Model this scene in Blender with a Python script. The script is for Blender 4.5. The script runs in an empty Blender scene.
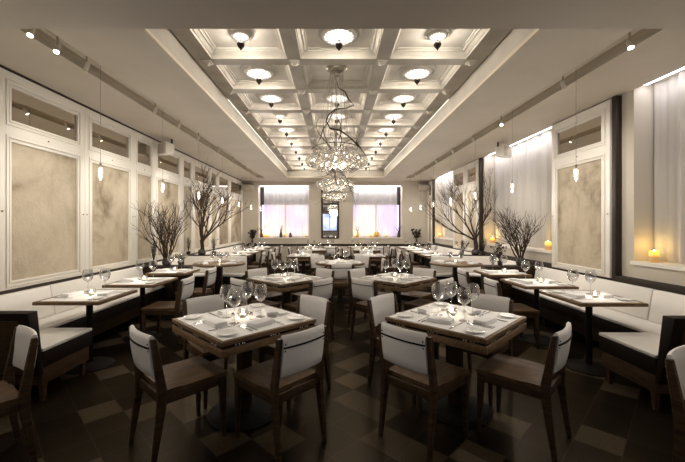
import bpy, bmesh, math, random
from mathutils import Vector, Matrix
PI = math.pi
R = math.radians
SC = bpy.context.scene
COL = SC.collection

# ------------------------------------------------------------------ materials
def nmat(name):
    m = bpy.data.materials.new(name); m.use_nodes = True
    nt = m.node_tree; nt.nodes.clear()
    return m, nt, nt.nodes.new('ShaderNodeOutputMaterial')

def plain(name, col, rough=.6, spec=.3, metal=0, bump=0, bscale=60, var=0, vscale=6, sheen=0):
    m, nt, out = nmat(name); L = nt.links
    b = nt.nodes.new('ShaderNodeBsdfPrincipled')
    b.inputs['Base Color'].default_value = (*col, 1); b.inputs['Roughness'].default_value = rough
    b.inputs['Metallic'].default_value = metal; b.inputs['Specular IOR Level'].default_value = spec
    L.new(b.outputs[0], out.inputs[0])
    tc = nt.nodes.new('ShaderNodeTexCoord')
    if var:
        n = nt.nodes.new('ShaderNodeTexNoise'); n.inputs['Scale'].default_value = vscale; n.inputs['Detail'].default_value = 4
        L.new(tc.outputs['Object'], n.inputs[0])
        r = nt.nodes.new('ShaderNodeValToRGB')
        r.color_ramp.elements[0].position = .3; r.color_ramp.elements[1].position = .7
        r.color_ramp.elements[0].color = (*[c*(1-var) for c in col], 1); r.color_ramp.elements[1].color = (*[min(1, c*(1+var*.6)) for c in col], 1)
        L.new(n.outputs[0], r.inputs[0]); L.new(r.outputs[0], b.inputs['Base Color'])
    if bump:
        n = nt.nodes.new('ShaderNodeTexNoise'); n.inputs['Scale'].default_value = bscale; n.inputs['Detail'].default_value = 3
        L.new(tc.outputs['Object'], n.inputs[0])
        bp = nt.nodes.new('ShaderNodeBump'); bp.inputs['Strength'].default_value = bump; bp.inputs['Distance'].default_value = .01
        L.new(n.outputs[0], bp.inputs['Height']); L.new(bp.outputs[0], b.inputs['Normal'])
    return m

def wood(name, c0, c1, rough=.45, scale=(4, 4, 28), spec=.22):
    m, nt, out = nmat(name); L = nt.links
    b = nt.nodes.new('ShaderNodeBsdfPrincipled'); b.inputs['Roughness'].default_value = rough
    b.inputs['Specular IOR Level'].default_value = spec
    tc = nt.nodes.new('ShaderNodeTexCoord'); mp = nt.nodes.new('ShaderNodeMapping'); mp.inputs['Scale'].default_value = scale
    n = nt.nodes.new('ShaderNodeTexNoise'); n.inputs['Scale'].default_value = 1.6; n.inputs['Detail'].default_value = 6; n.inputs['Distortion'].default_value = 1.2
    r = nt.nodes.new('ShaderNodeValToRGB'); r.color_ramp.elements[0].position = .32; r.color_ramp.elements[1].position = .68
    r.color_ramp.elements[0].color = (*c0, 1); r.color_ramp.elements[1].color = (*c1, 1)
    L.new(tc.outputs['Object'], mp.inputs[0]); L.new(mp.outputs[0], n.inputs[0]); L.new(n.outputs[0], r.inputs[0])
    L.new(r.outputs[0], b.inputs['Base Color']); L.new(b.outputs[0], out.inputs[0])
    return m

def emit(name, col, s):
    m, nt, out = nmat(name)
    e = nt.nodes.new('ShaderNodeEmission'); e.inputs[0].default_value = (*col, 1); e.inputs[1].default_value = s
    nt.links.new(e.outputs[0], out.inputs[0]); return m

def glow_glass(name, col, s, tr):
    m, nt, out = nmat(name); L = nt.links
    e = nt.nodes.new('ShaderNodeEmission'); e.inputs[0].default_value = (*col, 1)
    tc = nt.nodes.new('ShaderNodeTexCoord'); gr = nt.nodes.new('ShaderNodeTexGradient'); gr.gradient_type = 'RADIAL'; L.new(tc.outputs['Object'], gr.inputs[0])
    m1 = nt.nodes.new('ShaderNodeMath'); m1.operation = 'MULTIPLY'; m1.inputs[1].default_value = 2*PI*18; L.new(gr.outputs[1], m1.inputs[0])
    m2 = nt.nodes.new('ShaderNodeMath'); m2.operation = 'SINE'; L.new(m1.outputs[0], m2.inputs[0])
    m3 = nt.nodes.new('ShaderNodeMapRange'); m3.inputs['From Min'].default_value = -1; m3.inputs['To Min'].default_value = s*.12; m3.inputs['To Max'].default_value = s*.8
    L.new(m2.outputs[0], m3.inputs[0]); L.new(m3.outputs[0], e.inputs[1])
    t = nt.nodes.new('ShaderNodeBsdfTransparent'); t.inputs[0].default_value = (1, .98, .94, 1)
    mx = nt.nodes.new('ShaderNodeMixShader'); mx.inputs[0].default_value = tr
    L.new(e.outputs[0], mx.inputs[1]); L.new(t.outputs[0], mx.inputs[2]); L.new(mx.outputs[0], out.inputs[0]); return m

def milky(name):
    m, nt, out = nmat(name); L = nt.links
    t = nt.nodes.new('ShaderNodeBsdfTransparent'); t.inputs[0].default_value = (.98, .96, .93, 1)
    g = nt.nodes.new('ShaderNodeBsdfGlossy'); g.inputs['Roughness'].default_value = .12
    d = nt.nodes.new('ShaderNodeBsdfTranslucent'); d.inputs[0].default_value = (.95, .92, .86, 1)
    lw = nt.nodes.new('ShaderNodeLayerWeight'); lw.inputs[0].default_value = .5
    mr = nt.nodes.new('ShaderNodeMapRange'); mr.inputs['To Min'].default_value = .08; mr.inputs['To Max'].default_value = .85
    a = nt.nodes.new('ShaderNodeMixShader'); c = nt.nodes.new('ShaderNodeMixShader'); c.inputs[0].default_value = .22
    L.new(lw.outputs['Facing'], mr.inputs[0]); L.new(mr.outputs[0], a.inputs[0]); L.new(t.outputs[0], a.inputs[1]); L.new(g.outputs[0], a.inputs[2])
    L.new(a.outputs[0], c.inputs[1]); L.new(d.outputs[0], c.inputs[2]); L.new(c.outputs[0], out.inputs[0]); return m

def thin_glass(name, tint=(.95, .95, .95), power=2.2, lo=.04, hi=.75, rough=.03):
    m, nt, out = nmat(name); L = nt.links
    t = nt.nodes.new('ShaderNodeBsdfTransparent'); t.inputs[0].default_value = (*tint, 1)
    g = nt.nodes.new('ShaderNodeBsdfGlossy'); g.inputs['Roughness'].default_value = rough; g.inputs[0].default_value = (.95, .95, .95, 1)
    lw = nt.nodes.new('ShaderNodeLayerWeight'); lw.inputs[0].default_value = .5
    p = nt.nodes.new('ShaderNodeMath'); p.operation = 'POWER'; p.inputs[1].default_value = power
    mr = nt.nodes.new('ShaderNodeMapRange'); mr.inputs['To Min'].default_value = lo; mr.inputs['To Max'].default_value = hi
    mx = nt.nodes.new('ShaderNodeMixShader')
    L.new(lw.outputs['Facing'], p.inputs[0]); L.new(p.outputs[0], mr.inputs[0]); L.new(mr.outputs[0], mx.inputs[0])
    L.new(t.outputs[0], mx.inputs[1]); L.new(g.outputs[0], mx.inputs[2]); L.new(mx.outputs[0], out.inputs[0])
    return m

def sheer(name, col, transp=.25, transl=.5):
    m, nt, out = nmat(name); L = nt.links
    d = nt.nodes.new('ShaderNodeBsdfDiffuse'); d.inputs[0].default_value = (*col, 1)
    tl = nt.nodes.new('ShaderNodeBsdfTranslucent'); tl.inputs[0].default_value = (*col, 1)
    tr = nt.nodes.new('ShaderNodeBsdfTransparent')
    a = nt.nodes.new('ShaderNodeMixShader'); a.inputs[0].default_value = transl
    c = nt.nodes.new('ShaderNodeMixShader'); c.inputs[0].default_value = transp
    L.new(d.outputs[0], a.inputs[1]); L.new(tl.outputs[0], a.inputs[2]); L.new(a.outputs[0], c.inputs[1]); L.new(tr.outputs[0], c.inputs[2])
    L.new(c.outputs[0], out.inputs[0]); return m

def mirror(name, col, rough=.02):
    m, nt, out = nmat(name)
    g = nt.nodes.new('ShaderNodeBsdfGlossy'); g.inputs[0].default_value = (*col, 1); g.inputs['Roughness'].default_value = rough
    nt.links.new(g.outputs[0], out.inputs[0]); return m

def floor_mat():
    m, nt, out = nmat('floor_tiles'); L = nt.links; N = nt.nodes.new
    b = N('ShaderNodeBsdfPrincipled'); b.inputs['Roughness'].default_value = .45; b.inputs['Specular IOR Level'].default_value = .12
    tc = N('ShaderNodeTexCoord'); mp = N('ShaderNodeMapping')
    mp.inputs['Rotation'].default_value = (0, 0, R(45)); s = 1/.265
    mp.inputs['Scale'].default_value = (s, s, s); mp.inputs['Location'].default_value = (.1, -.05, 0)
    L.new(tc.outputs['Object'], mp.inputs[0])
    fl = N('ShaderNodeVectorMath'); fl.operation = 'FLOOR'; L.new(mp.outputs[0], fl.inputs[0])
    wn = N('ShaderNodeTexWhiteNoise'); wn.noise_dimensions = '3D'; L.new(fl.outputs[0], wn.inputs[0])
    r = N('ShaderNodeValToRGB'); r.color_ramp.interpolation = 'CONSTANT'
    e = r.color_ramp.elements; e[0].position = 0; e[0].color = (.006, .0042, .0026, 1); e[1].position = .35; e[1].color = (.010, .0072, .0046, 1)
    for p, c in ((.72, (.050, .038, .024, 1)), (.86, (.070, .053, .034, 1))):
        q = e.new(p); q.color = c
    L.new(wn.outputs[0], r.inputs[0])
    # speckled stone
    n = N('ShaderNodeTexNoise'); n.inputs['Scale'].default_value = 90; n.inputs['Detail'].default_value = 2; L.new(tc.outputs['Object'], n.inputs[0])
    mr = N('ShaderNodeMapRange'); mr.inputs['From Min'].default_value = .3; mr.inputs['From Max'].default_value = .7; mr.inputs['To Min'].default_value = .7; mr.inputs['To Max'].default_value = 1.35
    L.new(n.outputs[0], mr.inputs[0])
    mu = N('ShaderNodeVectorMath'); mu.operation = 'SCALE'; L.new(r.outputs[0], mu.inputs[0]); L.new(mr.outputs[0], mu.inputs['Scale'])
    # joints
    fr = N('ShaderNodeVectorMath'); fr.operation = 'FRACTION'; L.new(mp.outputs[0], fr.inputs[0])
    sx = N('ShaderNodeSeparateXYZ'); L.new(fr.outputs[0], sx.inputs[0])
    def lt(sock):
        k = N('ShaderNodeMath'); k.operation = 'LESS_THAN'; k.inputs[1].default_value = .018; L.new(sock, k.inputs[0]); return k.outputs[0]
    mxm = N('ShaderNodeMath'); mxm.operation = 'MAXIMUM'; L.new(lt(sx.outputs[0]), mxm.inputs[0]); L.new(lt(sx.outputs[1]), mxm.inputs[1])
    mx = N('ShaderNodeMix'); mx.data_type = 'RGBA'; L.new(mxm.outputs[0], mx.inputs[0]); L.new(mu.outputs[0], mx.inputs[6]); mx.inputs[7].default_value = (.028, .021, .014, 1)
    df = N('ShaderNodeBsdfDiffuse'); gl = N('ShaderNodeBsdfGlossy'); gl.inputs['Roughness'].default_value = .34; gl.inputs[0].default_value = (1, .82, .6, 1)
    ms = N('ShaderNodeMixShader'); ms.inputs[0].default_value = .026
    L.new(mx.outputs[2], df.inputs[0]); L.new(df.outputs[0], ms.inputs[1]); L.new(gl.outputs[0], ms.inputs[2])
    L.new(ms.outputs[0], out.inputs[0]); return m

def leather_panel_mat():
    m, nt, out = nmat('parchment_panel'); L = nt.links; N = nt.nodes.new
    b = N('ShaderNodeBsdfPrincipled'); b.inputs['Roughness'].default_value = .6; b.inputs['Specular IOR Level'].default_value = .3
    tc = N('ShaderNodeTexCoord')
    n = N('ShaderNodeTexNoise'); n.inputs['Scale'].default_value = 1.1; n.inputs['Detail'].default_value = 8; n.inputs['Distortion'].default_value = .5; n.inputs['Roughness'].default_value = .66
    oi = N('ShaderNodeObjectInfo'); sc = N('ShaderNodeMath'); sc.operation = 'MULTIPLY'; sc.inputs[1].default_value = 37; L.new(oi.outputs['Random'], sc.inputs[0])
    ad = N('ShaderNodeVectorMath'); ad.operation = 'ADD'; L.new(tc.outputs['Object'], ad.inputs[0]); L.new(sc.outputs[0], ad.inputs[1]); L.new(ad.outputs[0], n.inputs[0])
    r = N('ShaderNodeValToRGB'); e = r.color_ramp.elements
    e[0].position = .34; e[0].color = (.19, .145, .092, 1); e[1].position = .66; e[1].color = (.55, .475, .36, 1)
    q = e.new(.48); q.color = (.41, .345, .25, 1)
    L.new(n.outputs[0], r.inputs[0]); L.new(r.outputs[0], b.inputs['Base Color'])
    n2 = N('ShaderNodeTexNoise'); n2.inputs['Scale'].default_value = 40; n2.inputs['Detail'].default_value = 5; L.new(tc.outputs['Object'], n2.inputs[0])
    bp = N('ShaderNodeBump'); bp.inputs['Strength'].default_value = .6; bp.inputs['Distance'].default_value = .01
    L.new(n2.outputs[0], bp.inputs['Height']); L.new(bp.outputs[0], b.inputs['Normal'])
    L.new(b.outputs[0], out.inputs[0]); return m

def pane_mat(name, lo, hi, s):
    m, nt, out = nmat(name); L = nt.links; N = nt.nodes.new
    tc = N('ShaderNodeTexCoord'); n = N('ShaderNodeTexNoise'); n.inputs['Scale'].default_value = 1.1; n.inputs['Detail'].default_value = 1
    L.new(tc.outputs['Object'], n.inputs[0])
    r = N('ShaderNodeValToRGB'); r.color_ramp.elements[0].position = .38; r.color_ramp.elements[1].position = .62
    r.color_ramp.elements[0].color = (*lo, 1); r.color_ramp.elements[1].color = (*hi, 1)
    e = N('ShaderNodeEmission'); e.inputs[1].default_value = s
    L.new(n.outputs[0], r.inputs[0]); L.new(r.outputs[0], e.inputs[0]); L.new(e.outputs[0], out.inputs[0]); return m

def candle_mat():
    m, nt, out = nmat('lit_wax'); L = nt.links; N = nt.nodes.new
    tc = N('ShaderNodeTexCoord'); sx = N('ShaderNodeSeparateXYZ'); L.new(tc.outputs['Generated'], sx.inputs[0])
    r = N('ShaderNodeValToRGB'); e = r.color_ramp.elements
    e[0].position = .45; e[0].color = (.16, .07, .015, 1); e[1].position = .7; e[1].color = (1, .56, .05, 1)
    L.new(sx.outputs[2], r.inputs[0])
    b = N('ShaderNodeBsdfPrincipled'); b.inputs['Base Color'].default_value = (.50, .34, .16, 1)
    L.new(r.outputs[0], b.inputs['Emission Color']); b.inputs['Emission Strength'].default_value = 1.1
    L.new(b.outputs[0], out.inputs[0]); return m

WARM = (1.0, .915, .81)
M = {
 'wall': plain('wall_paint', (.56, .505, .425), .75, .2, var=.04, vscale=2),
 'ceil': plain('ceiling_plaster', (.49, .435, .36), .6, .3, var=.08, vscale=1.2),
 'coffer': plain('coffer_plaster', (.66, .615, .54), .4, .45, var=.16, vscale=4),
 'beam': plain('veined_beam', (.46, .42, .36), .4, .45, var=.22, vscale=3.5),
 'fascia': plain('fascia_plaster', (.36, .325, .27), .5, .35, var=.12, vscale=3),
 'gilt': plain('trim_gilt', (.46, .38, .26), .4, .5),
 'frame': plain('white_frame_paint', (.78, .74, .67), .35, .5),
 'cushion': plain('cream_vinyl', (.82, .785, .73), .42, .4, bump=.15, bscale=9),
 'sling': plain('white_leather', (.84, .82, .80), .4, .45, bump=.2, bscale=30),
 'dark': plain('dark_leather', (.010, .006, .004), .55, .15),
 'iron': plain('black_iron', (.007, .005, .004), .6, .12, bump=.4, bscale=40),
 'oak': wood('brown_oak', (.032, .017, .008), (.075, .043, .022), .5),
 'oakdark': wood('dark_oak', (.018, .010, .005), (.038, .022, .012), .42),
 'tablewood': wood('table_oak', (.11, .066, .032), (.21, .135, .07), .38, (20, 3, 20)),
 'rail': plain('dark_rail_wood', (.028, .019, .013), .5, .3),
 'linen': plain('white_linen', (.90, .89, .88), .8, .1),
 'paper': plain('white_paper', (.88, .87, .85), .75, .15),
 'china': plain('white_china', (.85, .84, .80), .18, .6),
 'steel': plain('table_steel', (.62, .60, .56), .2, .5, metal=1),
 'silver': plain('canopy_silver', (.50,.455,.38), .25, .5, metal=.6),
 'brass': plain('aged_brass', (.55, .43, .26), .3, .5, metal=1),
 'nail': plain('bright_stud', (.9, .84, .72), .18, .5, metal=1),
 'wire': plain('grey_cord', (.25, .22, .19), .6),
 'branch': plain('bare_branch_bark', (.045, .030, .021), .8, .1, bump=.6, bscale=60),
 'twig': plain('dark_twig', (.04, .028, .02), .7, .2),
 'foliage': plain('dried_foliage', (.15, .14, .085), .8, .1),
 'petal': plain('cream_petal', (.75, .68, .48), .7, .1),
 'pot': plain('dark_pot', (.03, .022, .018), .35, .5),
 'track': plain('track_grey', (.42, .37, .29), .4, .5),
 'slot': plain('slot_dark', (.60, .53, .43), .6, .3),
 'speaker': plain('speaker_white', (.72, .69, .62), .5, .4),
 'glass': thin_glass('wine_glass_crystal', (.93, .93, .93), 1.5, .07, .95, .02),
 'globe': milky('hand_blown_globe'),
 'tealight_glass': thin_glass('tealight_glass', (.97, .95, .92), 1.6, .08, .6),
 'sheer': sheer('sheer_curtain', (.80, .76, .72), .22, .5),
 'sheer_grey': sheer('sheer_side_curtain', (.66, .62, .57), .06, .25),
 'mirror': mirror('dark_mirror', (.62, .57, .50)),
 'mirror_clear': mirror('clear_mirror', (.85, .85, .86)),
 'parchment': leather_panel_mat(),
 'floor': floor_mat(),
 'bowl': glow_glass('lit_glass_bowl', (1, .95, .87), 2.0, .12),
 'bowl_small': glow_glass('lit_small_bowl', (1, .95, .87), 2.0, .12),
 'bulb': emit('warm_bulb', (1, .90, .76), 16),
 'crystal': emit('lit_crystal', (1, .94, .84), 6),
 'lens': emit('lamp_lens', (1, .95, .84), 40),
 'flame': emit('tea_flame', (1, .90, .70), 14),
 'cove': emit('cove_tube', (.93, .92, 1.0), 6),
 'sliver_glow': emit('sliver_glow_warm', (1, .95, .86), 1.6),
 'candle': candle_mat(),
 'pane_violet': pane_mat('dusk_pane', (.70, .59, .90), (1.0, .86, .83), 1.6),
 'pane_grey': pane_mat('night_pane', (.13, .12, .12), (.18, .16, .16), .4),
 'glow_blue': pane_mat('added_glow_pane', (.35, .42, .62), (.80, .84, 1.0), 1.6),
 'gold': plain('gold_glaze', (.75, .5, .15), .25, .6, metal=.6),
}

# ------------------------------------------------------------------ mesh helper
class MB:
    def __init__(s): s.bm = bmesh.new()
    def _new(s, n0): return s.bm.verts[n0:]
    def box(s, x0, x1, y0, y1, z0, z1, bev=0, mat=None):
        n0 = len(s.bm.verts)
        r = bmesh.ops.create_cube(s.bm, size=1)
        vs = r['verts']
        for v in vs: v.co = Vector(((x0+x1)/2 + v.co.x*(x1-x0), (y0+y1)/2 + v.co.y*(y1-y0), (z0+z1)/2 + v.co.z*(z1-z0)))
        if mat is not None:
            for v in vs: v.co = mat @ v.co
        if bev:
            es = list({e for v in vs for e in v.link_edges})
            bmesh.ops.bevel(s.bm, geom=es, offset=bev, segments=2, profile=.5, affect='EDGES')
        return s
    def hexa(s, bot, top, bev=0):
        """bot/top: four (x,y,z) each, counter-clockwise from above"""
        vs = [s.bm.verts.new(p) for p in bot] + [s.bm.verts.new(p) for p in top]
        f = [(3,2,1,0), (4,5,6,7)] + [(i, (i+1) % 4, 4+(i+1) % 4, 4+i) for i in range(4)]
        for q in f: s.bm.faces.new([vs[i] for i in q])
        if bev:
            es = list({e for v in vs for e in v.link_edges})
            bmesh.ops.bevel(s.bm, geom=es, offset=bev, segments=2, profile=.5, affect='EDGES')
        return s
    def bar(s, p, q, w0, w1=None, d0=None, d1=None, bev=0, up=(0, 0, 1)):
        """tapered square bar from p to q, width w (x-ish), depth d"""
        w1 = w0 if w1 is None else w1; d0 = w0 if d0 is None else d0; d1 = (w1 if d0 == w0 else d0) if d1 is None else d1
        def ring(c, w, d): return [(c[0]-w/2, c[1]-d/2, c[2]), (c[0]+w/2, c[1]-d/2, c[2]), (c[0]+w/2, c[1]+d/2, c[2]), (c[0]-w/2, c[1]+d/2, c[2])]
        return s.hexa(ring(p, w0, d0), ring(q, w1, d1), bev)
    def lathe(s, prof, seg=20, c=(0, 0, 0), mat=None, sx=1, sy=1, ribs=0, ribd=0):
        rings = []
        for (r, z) in prof:
            if r < 1e-5: rings.append([s.bm.verts.new((c[0], c[1], c[2]+z))])
            else:
                rr = []
                for k in range(seg):
                    a = 2*PI*k/seg; q = r*(1 + (ribd*math.cos(ribs*a) if ribs else 0))
                    rr.append(s.bm.verts.new((c[0]+q*math.cos(a)*sx, c[1]+q*math.sin(a)*sy, c[2]+z)))
                rings.append(rr)
        if mat is not None:
            for rr in rings:
                for v in rr: v.co = mat @ v.co
        for a, b in zip(rings, rings[1:]):
            if len(a) == 1 and len(b) == 1: continue
            for k in range(seg):
                k2 = (k+1) % seg
                if len(a) == 1: f = [a[0], b[k2], b[k]]
                elif len(b) == 1: f = [a[k], a[k2], b[0]]
                else: f = [a[k], a[k2], b[k2], b[k]]
                s.bm.faces.new(f)
        return s
    def tube(s, pts, rad, seg=6, cap=True):
        pts = [Vector(p) for p in pts]
        if not isinstance(rad, (list, tuple)): rad = [rad]*len(pts)
        rings = []; up = Vector((.13, .31, .94))
        for i, p in enumerate(pts):
            d = (pts[min(i+1, len(pts)-1)] - pts[max(i-1, 0)])
            if d.length < 1e-7: d = Vector((0, 0, 1))
            d.normalize()
            a = d.cross(up)
            if a.length < .05: a = d.cross(Vector((1, 0, 0)))
            a.normalize(); b = d.cross(a)
            rings.append([s.bm.verts.new(p + (a*math.cos(2*PI*k/seg) + b*math.sin(2*PI*k/seg))*rad[i]) for k in range(seg)])
        for a, b in zip(rings, rings[1:]):
            for k in range(seg): s.bm.faces.new([a[k], a[(k+1) % seg], b[(k+1) % seg], b[k]])
        if cap:
            s.bm.faces.new(rings[0][::-1]); s.bm.faces.new(rings[-1])
        return s
    def ico(s, c, r, sub=2, sc=(1, 1, 1)):
        v = bmesh.ops.create_icosphere(s.bm, subdivisions=sub, radius=r)['verts']
        for q in v: q.co = Vector((c[0]+q.co.x*sc[0], c[1]+q.co.y*sc[1], c[2]+q.co.z*sc[2]))
        return s
    def grid(s, fn, nu, nv):
        vs = [[s.bm.verts.new(fn(i/nu, j/nv)) for j in range(nv+1)] for i in range(nu+1)]
        for i in range(nu):
            for j in range(nv): s.bm.faces.new([vs[i][j], vs[i+1][j], vs[i+1][j+1], vs[i][j+1]])
        return s
    def build(s, name, mat, parent=None, smooth=True, ang=40, fixn=True):
        if fixn: bmesh.ops.recalc_face_normals(s.bm, faces=s.bm.faces)
        me = bpy.data.meshes.new(name); s.bm.to_mesh(me); s.bm.free()
        me.materials.append(mat)
        if smooth:
            me.polygons.foreach_set('use_smooth', [True]*len(me.polygons))
            try: me.set_sharp_from_angle(angle=R(ang))
            except Exception: pass
        o = bpy.data.objects.new(name, me); COL.objects.link(o)
        if parent: o.parent = parent
        return o

def tag(o, label=None, cat=None, group=None, kind=None):
    if label: o['label'] = label
    if cat: o['category'] = cat
    if group: o['group'] = group
    if kind: o['kind'] = kind
    return o
def empty(name, loc=(0, 0, 0), rz=0, label=None, cat=None, group=None):
    o = bpy.data.objects.new(name, None); COL.objects.link(o); o.empty_display_size = .1
    o.location = loc; o.rotation_euler = (0, 0, rz)
    return tag(o, label, cat, group)
def kids(o): return list(o.children)
def copy_tree(o, parent=None):
    ch = kids(o); c = o.copy(); COL.objects.link(c)
    c.parent = parent
    for k in ch: copy_tree(k, c)
    return c
USED = set()
def place(proto, loc, rz=0, label=None, group=None, scale=None):
    o = copy_tree(proto) if proto.name in USED else proto
    USED.add(proto.name)
    o.location = loc; o.rotation_euler = (0, 0, rz)
    if scale: o.scale = scale
    if label: o['label'] = label
    if group: o['group'] = group
    return o
def struct(name, mb, mat, **k):
    return tag(mb.build(name, mat, **k), kind='structure')
def light(name, kind, loc, power, col=WARM, size=.1, rot=None, **k):
    d = bpy.data.lights.new(name, kind); d.energy = power; d.color = col
    if kind == 'AREA':
        d.shape = 'RECTANGLE'; d.size = size[0]; d.size_y = size[1]
    else: d.shadow_soft_size = size
    for a, b in k.items(): setattr(d, a, b)
    o = bpy.data.objects.new(name, d); COL.objects.link(o); o.location = loc
    if rot: o.rotation_euler = rot
    return o
def aim(o, target):
    o.rotation_euler = (Vector(target) - o.location).to_track_quat('-Z', 'Y').to_euler()

# ------------------------------------------------------------------ room shell
XL, XR, YB, YF, H = -3.36, 3.55, 13.1, -2.2, 3.1
CX = .06
struct('floor', MB().box(XL-.3, XR+1.0, YF-.2, YB+.8, -.1, 0), M['floor'], smooth=False)
# left wall
struct('wall_left', MB().box(XL-.25, XL, YF-.2, YB+.6, 0, 3.6), M['wall'], smooth=False)
# near wall (behind the viewer)
struct('wall_rear', MB().box(XL, XR, YF-.2, YF, 0, 3.6), M['wall'], smooth=False)
glow_win = tag(empty('window_6', (-.3, YF, 1.0)), kind='structure')  # unseen glowing window, added to give the far mirror a bluish reflection
b = MB(); b.box(-.62, -.56, 0, .04, 0, 1.45); b.box(.56, .62, 0, .04, 0, 1.45); b.box(-.56, .56, 0, .04, 0, .06); b.box(-.56, .56, 0, .04, 1.39, 1.45); b.box(-.02, .02, 0, .035, .06, 1.39)
tag(b.build('frame', M['rail'], glow_win, smooth=False), kind='structure')
tag(MB().box(-.56, .56, .005, .012, .06, 1.39).build('pane', M['glow_blue'], glow_win, smooth=False), kind='structure')
# right wall with three window niches
RW = [(1.9, 4.16), (5.72, 8.30), (10.35, 12.3)]
SILL = 1.07
b = MB(); b.box(XR, XR+.5, YF-.2, YB+.6, 0, SILL)
y = YF-.2
for (a, c) in RW:
    b.box(XR, XR+.5, y, a, SILL, 3.6); y = c
    b.box(XR, XR+.5, a, c, 3.16, 3.6)
b.box(XR, XR+.5, y, YB+.6, SILL, 3.6)
struct('wall_right', b, M['wall'], smooth=False)
# far wall with two window niches
BW = [(-2.80, -.90), (.70, 2.56)]
b = MB(); b.box(XL, XR, YB, YB+.5, 0, 1.03)
x = XL
for (a, c) in BW:
    b.box(x, a, YB, YB+.5, 1.03, 3.6); x = c
    b.box(a, c, YB, YB+.5, 2.97, 3.6)
b.box(x, XR, YB, YB+.5, 1.03, 3.6)
struct('wall_back', b, M['wall'], smooth=False)
# sills
for i, (a, c) in enumerate(BW):
    struct('trim_%d' % (i+1), MB().box(a-.03, c+.03, YB-.03, YB+.30, 1.0, 1.036), M['frame'])
for i, (a, c) in enumerate(RW):
    struct('trim_%d' % (i+3), MB().box(XR-.03, XR+.40, a-.02, c+.02, SILL-.035, SILL+.006), M['frame'])
# ceiling sides with long slots for the light track
TL, TR = (-2.57, -2.34), (2.46, 2.69)
IX0, IX1 = CX-1.62, CX+1.64
YE0, YE1 = 2.25, 11.88
b = MB()
b.box(XL, TL[0], YF, YB, H, H+.05); b.box(TL[1], IX0, YF, YB, H, H+.05)
b.box(TR[1], XR, YF, YB, H, H+.05); b.box(IX1, TR[0], YF, YB, H, H+.05)
b.box(TL[0], TL[1], 12.05, YB, H, H+.05); b.box(TR[0], TR[1], 12.05, YB, H, H+.05)
b.box(IX0, IX1, YE1, YB, H, H+.05); b.box(IX0, IX1, YF, YE0, H, H+.05)
struct('ceiling', b, M['ceil'], smooth=False)
b = MB()   # recess walls
b.box(IX0-.03, IX0, YE0-.03, YE1+.03, H+.05, 3.62); b.box(IX1, IX1+.03, YE0-.03, YE1+.03, H+.05, 3.62)
b.box(IX0, IX1, YE1, YE1+.03, H+.05, 3.62); b.box(IX0, IX1, YE0-.03, YE0, H+.05, 3.62)
struct('ceiling_fascia', b, M['fascia'], smooth=False)
b = MB()
for (a, c) in (TL, TR):
    b.box(a, c, YF, 12.05, H+.11, H+.13); b.box(a-.012, a, YF, 12.05, H+.052, H+.12); b.box(c, c+.012, YF, 12.05, H+.052, H+.12); b.box(a, c, 12.05, 12.06, H+.052, H+.12)
struct('ceiling_slot', b, M['slot'], smooth=False)
# lower ceiling over the near end
struct('ceiling_soffit', MB().box(XL, XR, YF, YE0-.025, 2.74, 3.08), M['ceil'], smooth=False)
# gilt bead along the recess edge
b = MB()
b.box(IX0, IX0+.022, YE0, YE1, H-.004, H+.022); b.box(IX1-.022, IX1, YE0, YE1, H-.004, H+.022); b.box(IX0, IX1, YE1-.022, YE1, H-.004, H+.022)
struct('trim_6', b, M['gilt'], smooth=False)
# coffer grid
ZB = 3.35
cols = [(-1.36, -.515), (-.365, .475), (.625, 1.48)]
pitch = .87
rows = [(3.92+pitch*(k-1)+.15, 3.92+pitch*k) for k in range(-1, 10)]
b = MB()
# beams: long ones then cross ones
for (a, c) in ((IX0+.013, cols[0][0]), (cols[0][1], cols[1][0]), (cols[1][1], cols[2][0]), (cols[2][1], IX1-.013)):
    b.box(a, c, YE0, YE1, ZB, ZB+.06)
ys = [YE0] + [v for r in rows for v in r] + [YE1]
for i in range(0, len(ys), 2):
    for (a, c) in cols:
        if ys[i+1] - ys[i] > .01: b.box(a, c, ys[i], ys[i+1], ZB, ZB+.06)
struct('ceiling_beams', b, M['beam'], smooth=False)
prof = [(.0015, ZB+.001), (.0015, ZB+.03), (.012, ZB+.03), (.012, ZB+.036), (.038, ZB+.058), (.055, ZB+.058), (.055, ZB+.068), (.066, ZB+.075), (.082, ZB+.075), (.082, ZB+.088)]
b = MB()
for (x0, x1) in cols:
    for (y0, y1) in rows:
        rg = [[b.bm.verts.new(p) for p in ((x0+i, y0+i, z), (x1-i, y0+i, z), (x1-i, y1-i, z), (x0+i, y1-i, z))] for (i, z) in prof]
        for u, v in zip(rg, rg[1:]):
            for k in range(4): b.bm.faces.new([u[k], u[(k+1) % 4], v[(k+1) % 4], v[k]])
        b.bm.faces.new(rg[-1])
struct('ceiling_coffers', b, M['coffer'], smooth=False)
struct('ceiling_upper', MB().box(IX0-.1, IX1+.1, YE0-.1, YE1+.1, 3.6, 3.66), M['ceil'], smooth=False)
# square rosette blocks at the beam crossings
b = MB()
for (y0, y1) in rows:
    for xx in ((IX0+.05+cols[0][0])/2, (cols[0][1]+cols[1][0])/2, (cols[1][1]+cols[2][0])/2, (IX1-.05+cols[2][1])/2):
        yc = y1+.075
        if yc > YE1-.03: continue
        b.box(xx-.055, xx+.055, yc-.055, yc+.055, ZB-.014, ZB+.004, .004)
        c = (xx, yc, ZB-.014)
        b.hexa([(xx-.012, yc-.012, ZB-.045), (xx+.012, yc-.012, ZB-.045), (xx+.012, yc+.012, ZB-.045), (xx-.012, yc+.012, ZB-.045)],
               [(xx-.045, yc-.045, ZB-.012), (xx+.045, yc-.045, ZB-.012), (xx+.045, yc+.045, ZB-.012), (xx-.045, yc+.045, ZB-.012)])
struct('trim_7', b, M['beam'], smooth=False)
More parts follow.
